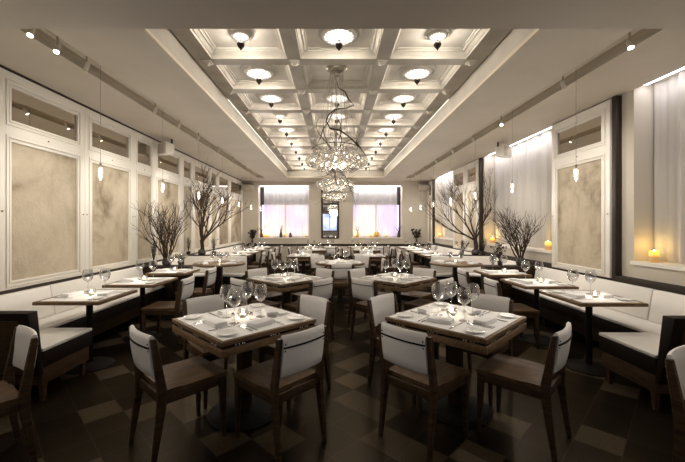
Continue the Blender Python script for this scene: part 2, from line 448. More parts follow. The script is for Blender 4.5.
# dark chair rails and skirting
b = MB(); b.box(XL, XR, YB-.035, YB, .72, .80, .008); struct('trim_8', b, M['rail'])
b = MB(); b.box(XL, XL+.045, YF, YB, 3.086, 3.0995); struct('trim_13', b, M['rail'], smooth=False)  # dark strip painting the shade in the gap under the ceiling
b = MB(); b.box(XL, XL+.03, 2.6, YB, .800, .835, .004); struct('trim_9', b, M['rail'])
b = MB(); b.box(XR-.05, XR, 2.4, YB, .80, .88, .006); struct('trim_10', b, M['rail'])
struct('baseboard_left', MB().box(XL, XL+.02, YF, YB, 0, .12), M['rail'], smooth=False)
struct('baseboard_right', MB().box(XR-.02, XR, YF, YB, 0, .12), M['rail'], smooth=False)
struct('baseboard_back', MB().box(XL, XR, YB-.02, YB, 0, .12), M['rail'], smooth=False)
# dark shadow line where left panelling meets the ceiling
# ------------------------------------------------------------------ windows, sheers
def window_pane(n, axis, a, c, z0, z1, d, mat, mull):
    w = empty('window_%d' % n); tag(w, kind='structure')
    f, g = MB(), MB()
    def bx(m, u0, u1, v0, v1, t0, t1):
        if axis == 'y': m.box(u0, u1, d+t0, d+t1, v0, v1)
        else: m.box(d+t0, d+t1, u0, u1, v0, v1)
    bx(g, a, c, z0, 2.31, .03, .035)
    g2 = MB(); bx(g2, a, c, 2.31, z1, .03, .035); tag(g2.build('upper_pane', M['pane_grey'], w, smooth=False), kind='structure')
    bx(f, a, a+.05, z0, z1, -.02, .03); bx(f, c-.05, c, z0, z1, -.02, .03); bx(f, a, c, z0, z0+.05, -.02, .03); bx(f, a, c, z1-.05, z1, -.02, .03)
    for m_ in mull: bx(f, m_-.02, m_+.02, z0, z1, -.02, .03)
    bx(f, a, c, 2.27, 2.36, -.03, .03)
    tag(f.build('frame', M['rail'], w, smooth=False), kind='structure'); tag(g.build('pane', mat, w, smooth=False), kind='structure')
def curtain(axis, a, c, z0, z1, d, mat, label, seed, amp=.018, gap=None):
    rnd = random.Random(seed); n = int((c-a)/.012)
    ph = [rnd.uniform(0, 6.28) for _ in range(5)]; fr = [rnd.uniform(30, 44), rnd.uniform(52, 70), rnd.uniform(15, 22), rnd.uniform(80, 100), rnd.uniform(4, 7)]
    def off(u, t):
        return amp*(math.sin(fr[0]*u+ph[0])*.6 + math.sin(fr[1]*u+ph[1]+t*.6)*.35 + math.sin(fr[2]*u+ph[2]-t*.5)*.8 + math.sin(fr[3]*u+ph[3])*.18)
    b = MB()
    def fn(i, j):
        u = a+(c-a)*i; z = z0+(z1-z0)*j; o = off(u, j)
        return (u, d+o, z) if axis == 'y' else (d+o, u, z)
    b.grid(fn, n, 6)
    o = b.build('sheer_curtain', mat, ang=180, fixn=False)
    tag(o, label, 'curtain'); return o
window_pane(1, 'y', BW[0][0], BW[0][1], 1.03, 2.97, YB+.40, M['pane_violet'], [-1.85])
window_pane(2, 'y', BW[1][0], BW[1][1], 1.03, 2.97, YB+.40, M['pane_violet'], [1.63])
curtain('y', BW[0][0]+.16, BW[0][1]-.02, 1.038, 2.965, YB+.29, M['sheer'], 'white sheer curtain over the left window in the far wall', 3)
curtain('y', BW[1][0]+.02, BW[1][1]-.14, 1.038, 2.965, YB+.29, M['sheer'], 'white sheer curtain over the right window in the far wall', 4)
for i, (a, c) in enumerate(RW):
    window_pane(3+i, 'x', a, c, SILL, 3.12, XR+.46, M['pane_grey'], [(a+c)/2])
curtain('x', RW[0][0]+.02, RW[0][1]-.02, SILL+.008, 3.155, XR+.24, M['sheer_grey'], 'grey sheer curtain in the near right window niche, candle in front', 5, .022)
curtain('x', RW[1][0]+.02, 6.86, SILL+.008, 3.155, XR+.24, M['sheer_grey'], 'pale sheer curtain panel nearer the framed panel in the middle right window', 6, .022)
curtain('x', 6.92, RW[1][1]-.02, SILL+.008, 3.155, XR+.24, M['sheer_grey'], 'pale sheer curtain panel beside the tall branches in the middle right window', 7, .022)
curtain('x', RW[2][0]+.02, RW[2][1]-.02, SILL+.008, 3.155, XR+.24, M['sheer_grey'], 'pale sheer curtain in the farthest right-hand window niche', 8, .022)
def cove(loc, sx, sy, horiz, lab, mat, pw, col, rot=None):
    b = MB(); b.box(-sx/2, sx/2, -sy/2, sy/2, -.012, .012)
    o = b.build('glow_strip', mat, smooth=False); o.location = loc; tag(o, lab, 'light strip', 'light strips hidden over the curtains')
    light('cove_lamp', 'AREA', (loc[0], loc[1], loc[2]-.02), pw, col, (sx, sy), rot)
for i, (a, c) in enumerate(BW):
    cove(((a+c)/2, YB+.12, 2.952), c-a-.1, .05, True, 'cool white light strip above the %s far-wall curtain' % ('left', 'right')[i], M['cove'], 11, (.96, .94, 1), (R(20), 0, 0))
for i, (a, c) in enumerate(RW):
    cove((XR+.08, (a+c)/2, 3.14), .05, c-a-.1, False, 'cool white light strip above the %s right-wall curtain' % ('near', 'middle', 'far')[i], M['cove'], (4, 8.5, 8)[i], (.98, .96, 1), (0, R(-24), 0))

# ------------------------------------------------------------------ panelled bays
def moulding(mb, ax, side, y0, y1, z0, z1, w, t):
    """stepped rectangular picture-frame moulding on a wall x = ax facing side"""
    for (i0, i1, tt) in ((0, w*.38, t), (w*.38, w*.62, t*.55), (w*.62, w, t*.85)):
        X0, X1 = sorted((ax, ax+side*tt))
        mb.box(X0, X1, y0+i0, y0+i1, z0+i0, z1-i0, .003); mb.box(X0, X1, y1-i1, y1-i0, z0+i0, z1-i0, .003)
        mb.box(X0, X1, y0+i1, y1-i1, z0+i0, z0+i1, .003); mb.box(X0, X1, y0+i1, y1-i1, z1-i1, z1-i0, .003)
def bay(ax, side, y0, y1, which, zt=H-.02, knobs=True):
    """white panelled bay with mirror transom over parchment panel"""
    root = empty('wall_panel', (ax, (y0+y1)/2, 0), 0, 'white bay with mirror transom above parchment, ' + which, 'wall panel', 'panelled bays')
    w = (y1-y0)/2-.002; T = .03
    def X(a, b): return sorted((side*a, side*b))
    b = MB(); x0, x1 = X(0, T)
    wide = (y1-y0) > .7; m = .06 if wide else .045; s = .075 if wide else .06
    # field: stiles and rails
    b.box(x0, x1, -w, -w+s, .835, zt, .003); b.box(x0, x1, w-s, w, .835, zt, .003)
    b.box(x0, x1, -w+s, w-s, .835, .86, .003); b.box(x0, x1, -w+s, w-s, 2.42, 2.525, .003); b.box(x0, x1, -w+s, w-s, 2.99, zt, .003)
    b.build('frame', M['frame'], root)
    b = MB(); moulding(b, 0, side, -w+s, w-s, 2.525, 2.99, m, .042); b.build('transom_moulding', M['frame'], root)
    b = MB(); moulding(b, 0, side, -w+s, w-s, .86, 2.42, m, .042); b.build('panel_moulding', M['frame'], root)
    x0, x1 = X(0, .012)
    MB().box(x0, x1, -w+s+m, w-s-m, 2.525+m, 2.99-m).build('mirror_glass', M['mirror'], root, smooth=False)
    MB().box(x0, x1, -w+s+m, w-s-m, .86+m, 2.42-m).build('parchment', M['parchment'], root, smooth=False)
    for (yy, zz) in ((-w+.032, 1.64), (w-.032, 1.64), (0, 2.473)):
        k = MB(); k.ico((side*(T+.006), yy, zz), .011, 1); k.build('knob', M['brass'], root)
    return root
left = [(3.50, 4.715, 'nearest on the left wall'), (4.715, 5.87, 'second on the left wall behind the second pendant'), (5.87, 6.53, 'narrow one left of the low branches'),
        (6.53, 7.72, 'on the left wall behind the low branches'), (7.72, 8.32, 'narrow one left of the tall left branches'), (8.32, 9.52, 'on the left wall behind the tall branches'),
        (9.52, 10.12, 'narrow one right of the tall left branches'), (10.12, 11.3, 'last but one on the left wall'), (11.3, 12.9, 'last on the left wall by the far corner')]
for a, c, n in left: bay(XL, 1, a, c, n)
# plain white stretch nearer than the first bay
b = MB(); b.box(XL, XL+.03, 2.2, 3.497, .835, 3.08, .003); struct('trim_11', b, M['frame'])
for a, c, n in [(4.42, 5.60, 'the large one on the right wall'), (8.44, 9.24, 'right wall behind the tall branches, nearer half'), (9.28, 10.22, 'right wall behind the tall branches, farther half'), (12.40, 12.98, 'last on the right wall by the far corner')]:
    bay(XR-.05, -1, a, c, n)
for (a, c) in ((4.42, 5.60), (8.44, 10.22), (12.40, 12.98)):
    pass
b = MB()
for (a, c) in ((4.40, 5.62), (8.42, 10.24), (12.38, 13.0)):
    b.box(XR-.05, XR, a, c, .90, 3.09)
struct('trim_12', b, M['frame'], smooth=False)
for yy, n in ((4.36, 'large right-wall panel'), (8.38, 'middle right-wall panels'), (12.34, 'last right-wall panel')):
    tag(MB().box(XR-.08, XR-.002, yy-.03, yy+.03, .885, 3.095, .004).build('bronze_post', M['rail']), 'tall dark bronze post at the near edge of the ' + n, 'post')

# ------------------------------------------------------------------ mirror on the far wall
root = empty('wall_mirror', (-.125, YB, 1.0), 0, 'tall dark-framed mirror between the two far windows', 'mirror')
b = MB()
for (x0, x1, z0, z1) in ((-.33, -.27, 0, 1.98), (.27, .33, 0, 1.98), (-.27, .27, 0, .05), (-.27, .27, 1.93, 1.98), (-.27, .27, 1.24, 1.31)):
    b.box(x0, x1, -.06, 0, z0, z1, .006)
b.build('frame', M['rail'], root)
g = MB(); g.box(-.27, .27, -.03, -.02, .05, 1.24); g.build('lower_glass', M['mirror_clear'], root, smooth=False)
g = MB(); g.box(-.27, .27, -.03, -.02, 1.31, 1.93); g.build('upper_glass', M['mirror_clear'], root, smooth=False)

# ------------------------------------------------------------------ coffer lamps
def bowl_light(big):
    root = empty('ceiling_light', (0, 0, 0), 0, 'x', 'ceiling light')
    r = .165 if big else .085
    z0 = ZB+.087; zd = z0+(-.002 if big else .004)
    MB().lathe([(r*1.45, 0), (r*1.42, -.012), (r*1.25, -.02), (r*1.2, -.010), (r*1.05, -.018), (r*.9, -.012)], 32, (0, 0, z0)).build('ceiling_rose', M['coffer'], root)
    MB().lathe([(r*1.0, -.018), (r*.98, -.03), (r*.85, -.045), (r*.6, -.058), (r*.3, -.068), (0, -.070)], 48, (0, 0, zd), ribs=12, ribd=.035).build('glass_bowl', M['bowl' if big else 'bowl_small'], root)
    MB().lathe([(r*.9, -.040), (r*1.06, -.030), (r*1.1, -.022), (r*1.04, -.016)], 48, (0, 0, zd), ribs=24, ribd=.02).build('rim_band', M['frame'], root)
    MB().lathe([(.010, -.068), (.012, -.085), (.028, -.095), (.038, -.115), (.030, -.14), (.012, -.158), (.006, -.17), (0, -.176)], 16, (0, 0, zd)).build('finial', M['rail'], root)
    return root
big, small = bowl_light(True), bowl_light(False)
colname = ['left', 'middle', 'right']
rowname = ['hidden', 'front', 'second', 'third', 'fourth', 'fifth', 'sixth', 'seventh', 'eighth', 'ninth', 'last']
for k, (y0, y1) in enumerate(rows):
    if k == 0: continue
    for c, (x0, x1) in enumerate(cols):
        if c == 1 and k in (2,): continue
        isbig = (k in (2, 3, 5, 7)) if c != 1 else (k in (1, 3, 4, 6, 8))
        if c == 2 and k == 4: isbig = True
        X, Y = (x0+x1)/2, (y0+y1)/2
        place(big if isbig else small, (X, Y, 0), 0, '%s lit glass bowl with dark finial in the %s coffer of the %s row' % ('large' if isbig else 'small', colname[c], rowname[k]), 'coffer lights')
        light('coffer_lamp', 'POINT', (X, Y, ZB+.012), 27, WARM, .03)
# glowing strips added for the bright slivers beside the edge beams
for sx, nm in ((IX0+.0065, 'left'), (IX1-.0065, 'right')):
    o = MB().box(sx-.0055, sx+.0055, 5.2, YE1-.1, ZB-.002, ZB+.01).build('glow_strip', M['sliver_glow'], smooth=False)
    tag(o, 'long thin glowing strip along the %s edge of the coffered ceiling' % nm, 'light strip')

# ------------------------------------------------------------------ chandeliers
def chandelier():
    rnd = random.Random(11)
    root = empty('chandelier', (0, 0, 0), 0, 'x', 'chandelier')
    top = ZB+.10
    MB().lathe([(.0, .05), (.19, .05), (.20, .03), (.17, .015), (.15, .0), (.13, -.02), (.10, -.035), (.09, -.06), (.04, -.08), (.03, -.11), (0, -.12)], 28, (0, 0, top)).build('canopy', M['silver'], root)
    b = MB()
    for k in range(8):
        a = k*PI/4; b.ico((math.cos(a)*.17, math.sin(a)*.17, top+.01), .026, 1)
    b.build('canopy_rosettes', M['coffer'], root)
    MB().tube([(0, 0, top-.1), (0, 0, 2.36)], .007, 8).build('stem', M['wire'], root)
    pos = []
    for (n, r, z) in ((13, .30, 2.30), (11, .20, 2.355), (11, .19, 2.245), (5, .08, 2.30)):
        for k in range(n):
            a = 2*PI*k/n + rnd.uniform(-.1, .1) + z
            pos.append((math.cos(a)*r*rnd.uniform(.93, 1.07), math.sin(a)*r*rnd.uniform(.93, 1.07), z+rnd.uniform(-.02, .02)))
    gl = MB(); gl.ico((0, 0, 0), .080, 3)
    for v in gl.bm.verts:
        n = v.co.normalized(); a = math.atan2(n.y, n.x)
        v.co *= 1 + .05*math.sin(6*a)*(1-abs(n.z))
    g0 = gl.build('glass_globe', M['globe'], root); bl = MB(); bl.ico((0, 0, 0), .009, 1); b0 = bl.build('bulb', M['bulb'], g0)
    first = True
    for p in pos:
        if first: g = g0; first = False
        else:
            g = g0.copy(); COL.objects.link(g); g.parent = root
            bb = b0.copy(); COL.objects.link(bb); bb.parent = g
        g.location = p; g.rotation_euler = (rnd.uniform(-.5, .5), rnd.uniform(-.5, .5), rnd.uniform(0, 6))
    c = MB()
    for i, p in enumerate(pos):
        if i % 2: continue
        a = math.atan2(p[1], p[0])
        c.tube([(math.cos(a)*.07, math.sin(a)*.07, top-.03), (p[0]*.75, p[1]*.75, 2.65+rnd.uniform(-.05, .05)), (p[0], p[1], p[2]+.055)], .0019, 4)
    c.build('cords', M['wire'], root)
    # winding bare branches
    b = MB()
    main = [(.0, -.03, 3.27), (.02, 0, 3.20), (.10, -.03, 3.14), (.15, -.05, 3.03), (.21, -.04, 2.97), (.12, -.06, 2.93), (-.02, -.1, 2.90), (-.10, -.06, 2.85), (-.13, -.02, 2.78), (-.08, .02, 2.70), (.04, -.05, 2.66), (.14, -.08, 2.58), (.22, -.1, 2.50), (.3, -.08, 2.42), (.36, -.05, 2.35)]
    b.tube([(.02, 0, 2.95), (-.06, .02, 2.88), (-.10, 0, 2.78), (-.17, -.02, 2.68), (-.20, 0, 2.58), (-.25, .03, 2.50)], [.003, .005, .006, .006, .005, .002], 5)
    b.tube([(.30, -.08, 2.42), (.24, -.04, 2.52), (.28, 0, 2.62), (.34, .02, 2.68)], [.006, .006, .004, .002], 5)
    b.tube([(0, 0, 2.85), (.05, .03, 2.75), (.06, .02, 2.66), (.02, 0, 2.55)], [.004, .006, .006, .004], 5)
    b.tube([(.32*math.cos(t*.3), .10*math.sin(t*.3), 2.42+.13*math.sin(t*.3)) for t in range(1, 11)], .005, 5)
    b.tube(main, [.005, .006, .007, .008, .008, .008, .009, .009, .009, .010, .010, .009, .008, .006, .003], 6)
    for k in range(26):
        a = k*2*PI/26 + rnd.uniform(-.2, .2); p = Vector((math.cos(a)*.03, math.sin(a)*.03, rnd.choice((2.42, 2.2)) + rnd.uniform(-.05, .05)))
        pts = [p.copy()]; d = Vector((math.cos(a)*.8, math.sin(a)*.8, rnd.uniform(-.5, .75)))
        n = rnd.randint(5, 8)
        for q in range(n):
            d += Vector((rnd.uniform(-.45, .45), rnd.uniform(-.45, .45), rnd.uniform(-.35, .35))); d.normalize()
            pts.append(pts[-1] + d*.075)
        b.tube(pts, [.007*(1-.8*i/n) for i in range(n+1)], 5)
    b.build('branches', M['twig'], root)
    return root
ch = chandelier()
for yy, n in ((4.36, 'nearest chandelier of clustered glass globes wound with dark twigs'), (6.97, 'middle globe chandelier, hanging behind the nearest one'), (9.58, 'farthest globe chandelier, lowest in the picture')):
    place(ch, (.04, yy, 0), (yy*2.1) % 6.28 if yy > 5 else 0, n, 'globe chandeliers')
    light('chandelier_lamp', 'POINT', (.04, yy, 2.26), 22, WARM, .25)

# ------------------------------------------------------------------ track lights and pendants
for (a, c), n in ((TL, 'left'), (TR, 'right')):
    xx = (a+c)/2
    tag(MB().box(xx-.018, xx+.018, YF, 12.0, H+.075, H+.11, .003).build('light_track', M['track']), 'long grey lighting track in the %s ceiling slot' % n, 'light track')
def spot_head(lit):
    root = empty('track_spotlight', (0, 0, 0), 0, 'x', 'spotlight')
    MB().tube([(0, 0, H+.076), (0, 0, H-.01)], .008, 8).build('stem', M['track'], root)
    m = Matrix.Translation((0, 0, H-.03)) @ Matrix.Rotation(R(28), 4, 'X')
    MB().lathe([(0, .05), (.016, .05), (.020, .04), (.020, -.035), (.024, -.045), (.021, -.047), (.020, -.040)], 18, mat=m).build('housing', M['speaker'], root)
    MB().lathe([(.020, -.042), (0, -.043)], 18, mat=m).build('lens', M['lens'] if lit else M['bulb'], root)
    return root
lit, dim = spot_head(True), spot_head(False)
TLX, TRX = (TL[0]+TL[1])/2, (TR[0]+TR[1])/2
for yy, L_, tg, pw in [(2.86, 1, (-.75, 2.75, .75), 34), (3.13, 1, (-2.7, 3.75, .75), 10), (3.5, 0, (-3.3, 4.2, 1.9), 16), (4.85, 0, (-3.3, 5.4, 1.9), 17), (5.6, 0, (-2.6, 5.7, .7), 22), (6.4, 0, (-3.3, 7.2, 1.7), 22), (7.5, 0, (-2.4, 7.1, .7), 24), (8.6, 0, (-3.3, 9.0, 1.7), 24), (9.8, 0, (-2.5, 10, .7), 26), (11, 0, (-3.2, 11.6, 1.7), 26)]:
    o = place(lit if L_ else dim, (TLX, yy, 0), (PI+.3) if L_ else PI/2-.3, '%s spotlight on the left ceiling track, %s' % ('brightly lit' if L_ else 'pale', '%s from the front' % ['first', 'second', 'third', 'fourth', 'fifth', 'sixth', 'seventh', 'eighth', 'ninth', 'tenth'][[2.86, 3.13, 3.5, 4.85, 5.6, 6.4, 7.5, 8.6, 9.8, 11].index(yy)]), 'left track spotlights')
    s = light('track_spot', 'SPOT', (TLX+.02, yy+.02, H-.10), pw*1.7, (1, .92, .82), .04, spot_size=R(42 if pw > 33 else 75), spot_blend=.9); aim(s, tg)
for yy, L_, tg, pw in [(3.06, 1, (1.0, 2.8, .75), 34), (3.95, 0, (3.5, 4.9, 1.9), 18), (5.4, 1, (2.7, 5.6, .7), 24), (6.5, 0, (3.5, 7.2, 1.7), 22), (7.6, 0, (2.5, 7.2, .7), 24), (8.8, 0, (3.4, 9.2, 1.7), 24), (10, 0, (2.6, 10, .7), 26), (11.1, 0, (3.4, 11.8, 1.7), 24)]:
    o = place(lit if L_ else dim, (TRX, yy, 0), (PI-.3) if L_ else -PI/2+.3, '%s spotlight on the right ceiling track, %s' % ('brightly lit' if L_ else 'pale', '%s from the front' % ['first', 'second', 'third', 'fourth', 'fifth', 'sixth', 'seventh', 'eighth', 'ninth', 'tenth'][[3.06, 3.95, 5.4, 6.5, 7.6, 8.8, 10, 11.1].index(yy)]), 'right track spotlights')
    s = light('track_spot', 'SPOT', (TRX-.02, yy+.02, H-.10), pw*1.7, (1, .92, .82), .04, spot_size=R(42 if pw > 33 else 75), spot_blend=.9); aim(s, tg)
def pendant():
    root = empty('crystal_pendant', (0, 0, 0), 0, 'x', 'pendant light')
    MB().tube([(0, 0, H+.09), (0, 0, 2.13)], .0022, 5).build('cord', M['wire'], root)
    MB().tube([(0, 0, 2.14), (0, 0, 2.10)], .012, 8).build('cap', M['track'], root)
    b = MB(); b.lathe([(0, 2.105), (.020, 2.10), (.027, 2.07), (.021, 2.02), (.025, 1.99), (0, 1.965)], 6); b.build('crystal', M['globe'], root, smooth=False)
    b = MB(); b.lathe([(0, 2.09), (.007, 2.085), (.010, 2.06), (.007, 2.03), (0, 2.02)], 8); b.build('bulb', M['crystal'], root)
    return root
pen = pendant()
PW = ['nearest', 'second', 'third', 'fourth', 'fifth', 'sixth', 'farthest']
for sx, yo, n in ((-2.41, 3.64, 'left'), (2.57, 3.73, 'right')):
    for k in range(-3, 7):
        yy = yo+1.33*k
        if k < 0: place(pen, (sx, yy, 0), .5*k, 'added unseen crystal pendant lighting the near soffit, %s wall side' % n, 'added unseen pendants lighting the near soffit')  # out-of-view pendants added to brighten the soffit and near ceiling
        else: place(pen, (sx, yy, 0), .5*k, 'thin cord crystal pendant, %s along the %s wall' % (PW[k], n), 'crystal pendants')
        light('pendant_lamp', 'POINT', (sx, yy, 1.94), 9 if k >= 0 else 4.5, (1, .925, .83), .03)
# speakers
for (x, y, s, n) in ((-3.08, 6.5, 1, 'left wall near the low branches'), (3.25, 6.75, -1, 'right wall above the middle curtain')):
    root = empty('loudspeaker', (x, y, 2.90), R(-35*s), 'white loudspeaker bracketed under the ceiling on the ' + n, 'loudspeaker')
    MB().hexa([(-.15, -.10, -.115), (.15, -.10, -.115), (.11, .10, -.09), (-.11, .10, -.09)], [(-.15, -.10, .115), (.15, -.10, .115), (.11, .10, .09), (-.11, .10, .09)], .022).build('cabinet', M['speaker'], root)
    MB().box(-.125, .125, -.106, -.100, -.09, .09, .002).build('grille', M['wall'], root)
    MB().tube([(0, .05, .05), (0, .1, .12), (0, .1, .1995)], .018, 8).build('bracket', M['iron'], root)
for (x, n) in ((-3.13, 'left'), (3.30, 'right')):
    root = empty('corner_unit', (x, 12.86, 2.85), 0, 'grey boxy unit mounted high in the far %s corner' % n, 'ventilation unit')
    MB().hexa([(-.17, -.16, -.08), (.17, -.16, -.08), (.17, .16, -.08), (-.17, .16, -.08)], [(-.2, -.2, .1), (.2, -.2, .1), (.2, .2, .1), (-.2, .2, .1)], .01).build('housing', M['track'], root)
    b = MB()
    for k in range(4): b.box(-.14, .14, -.195, -.17, -.05+.035*k, -.035+.035*k)
    b.build('louvre', M['slot'], root, smooth=False)

# ------------------------------------------------------------------ benches
def bench(side, xw, y0, y1, wing, name, xin_wall, segs, xin_wing=None, yw=.6, far_wing=None):
    """side=+1: bench on the left wall opening to +x"""
    root = empty('banquette', (0, 0, 0), 0, name, 'banquette')
    def bx(mb, a, b, *r, **k):
        mb.box(*sorted((a, b)), *r, **k)
    xb = xw + side*.12           # front face of the back cushions
    # seat
    s = MB(); bx(s, xw+side*.02, xin_wall, y0, y1, .435, .465, bev=.008); s.build('seat_cushion', M['cushion'], root)
    s = MB(); bx(s, xw+side*.02, xin_wall-side*.005, y0, y1, .30, .4345, bev=.004); s.build('seat_edge', M['dark'], root)
    s = MB(); bx(s, xw+side*.02, xin_wall-side*.05, y0+.01, y1-.01, .13, .2995, bev=.003); s.build('plinth', M['oakdark'], root)
    yy = y0+.12
    while yy < y1:
        l = MB(); xx = xin_wall-side*.09; l.bar((xx, yy, 0), (xx, yy, .13), .03, .045, .03, .045); l.build('leg', M['oakdark'], root); yy += 1.15
    # back cushions
    for a, c in zip(segs, segs[1:]):
        d = MB()
        d.hexa([tuple(v) for v in ((min(xw+side*.02, xb+side*.03), a+.006, .466), (max(xw+side*.02, xb+side*.03), a+.006, .466), (max(xw+side*.02, xb+side*.03), c-.006, .466), (min(xw+side*.02, xb+side*.03), c-.006, .466))],
               [tuple(v) for v in ((min(xw+side*.02, xb-side*.03), a+.006, .80), (max(xw+side*.02, xb-side*.03), a+.006, .80), (max(xw+side*.02, xb-side*.03), c-.006, .80), (min(xw+side*.02, xb-side*.03), c-.006, .80))], .014)
        d.build('back_cushion', M['cushion'], root)
    if wing:
        a, c = y0, y0+yw
        s = MB(); bx(s, xin_wall+side*.002, xin_wing, a, c, .436, .466, bev=.008); s.build('wing_seat', M['cushion'], root)
        s = MB(); bx(s, xin_wall+side*.002, xin_wing-side*.005, a, c, .30, .4345, bev=.004); s.build('wing_edge', M['dark'], root)
        s = MB(); bx(s, xin_wall-side*.045, xin_wing-side*.02, a+.01, c-.02, .15, .2995, bev=.003); s.build('wing_plinth', M['oak'], root)
        for yy in (a+.06, c-.07):
            l = MB(); xx = xin_wing-side*.055; l.bar((xx, yy, 0), (xx, yy, .15), .03, .045, .03, .045); l.build('leg', M['oak'], root)
        # leaning end back: dark padded frame with an oak panel on the outer side
        X0, X1 = sorted((xw+side*.02, xin_wing+side*.01))
        s = MB(); s.hexa([(X0, a-.05, .25), (X1, a-.05, .25), (X1, a-.002, .25), (X0, a-.002, .25)], [(X0, a-.17, .80), (X1, a-.17, .80), (X1, a-.07, .80), (X0, a-.07, .80)], .006); s.build('end_back', M['dark'], root)
        X0, X1 = sorted((xw+side*.10, xin_wing-side*.07))
        s = MB(); s.hexa([(X0, a-.060, .27), (X1, a-.060, .27), (X1, a-.045, .27), (X0, a-.045, .27)], [(X0, a-.168, .735), (X1, a-.168, .735), (X1, a-.15, .735), (X0, a-.15, .735)]); s.build('end_panel', M['oak'], root)
    if far_wing:
        xi = far_wing
        s = MB(); bx(s, xin_wall+side*.002, xi, y1-.5, y1, .436, .466, bev=.008); s.build('wing_seat', M['cushion'], root)
        s = MB(); bx(s, xin_wall+side*.002, xi-side*.005, y1-.5, y1, .13, .4345, bev=.004); s.build('wing_edge', M['dark'], root)
        X0, X1 = sorted((xw+side*.13, xi))
        s = MB(); s.box(X0, X1, y1-.14, y1-.04, .467, .82, .015); s.build('wing_back', M['cushion'], root)
        s = MB(); s.box(X0-.0, X1+.0, y1-.038, y1, .13, .83, .006); s.build('wing_back_board', M['dark'], root)
    return root
bench(1, XL, 2.95, 6.03, True, 'cream L-shaped banquette nearest on the left, dark end panel towards the viewer', -2.89, [2.96, 4.07, 6.02], -2.43)
bench(-1, XR, 2.80, 6.03, True, 'cream L-shaped banquette nearest on the right, dark end panel towards the viewer', 3.05, [2.81, 3.82, 6.02], 2.56)
bench(1, XL, 6.32, 7.74, False, 'cream booth seat around the left round table with upright white far back', -2.89, [6.33, 7.55], far_wing=-1.89)
bench(-1, XR, 6.32, 7.74, False, 'cream booth seat around the right round table with upright white far back', 3.08, [6.33, 7.55], far_wing=2.12)
bench(1, XL, 8.04, 12.5, False, 'long cream banquette on the left wall behind the tall branches', -2.86, [8.05, 9.5, 11.0, 12.48])
bench(-1, XR, 8.04, 12.5, False, 'long cream banquette on the right wall behind the tall branches', 3.05, [8.05, 9.5, 11.0, 12.48])
for (xa, xb, ya, yb, n, z) in ((XL+.04, -2.5, 6.05, 6.30, 'left, under the low branches', .79), (XL+.04, -2.5, 7.76, 8.02, 'left, under the tall branches', .83), (2.62, XR-.06, 6.05, 6.30, 'right, under the low branches', .79), (2.62, XR-.06, 7.76, 8.02, 'right, under the tall branches', .83)):
    r = empty('divider_ledge', ((xa+xb)/2, (ya+yb)/2, 0), 0, 'dark wooden divider ledge between booths on the ' + n, 'divider')
    w, d = (xb-xa)/2, (yb-ya)/2
    MB().box(-w+.01, w-.01, -d+.01, d-.01, 0, z-.025, .004).build('body', M['oakdark'], r)
    MB().box(-w, w, -d, d, z-.0248, z, .006).build('ledge_top', M['rail'], r)

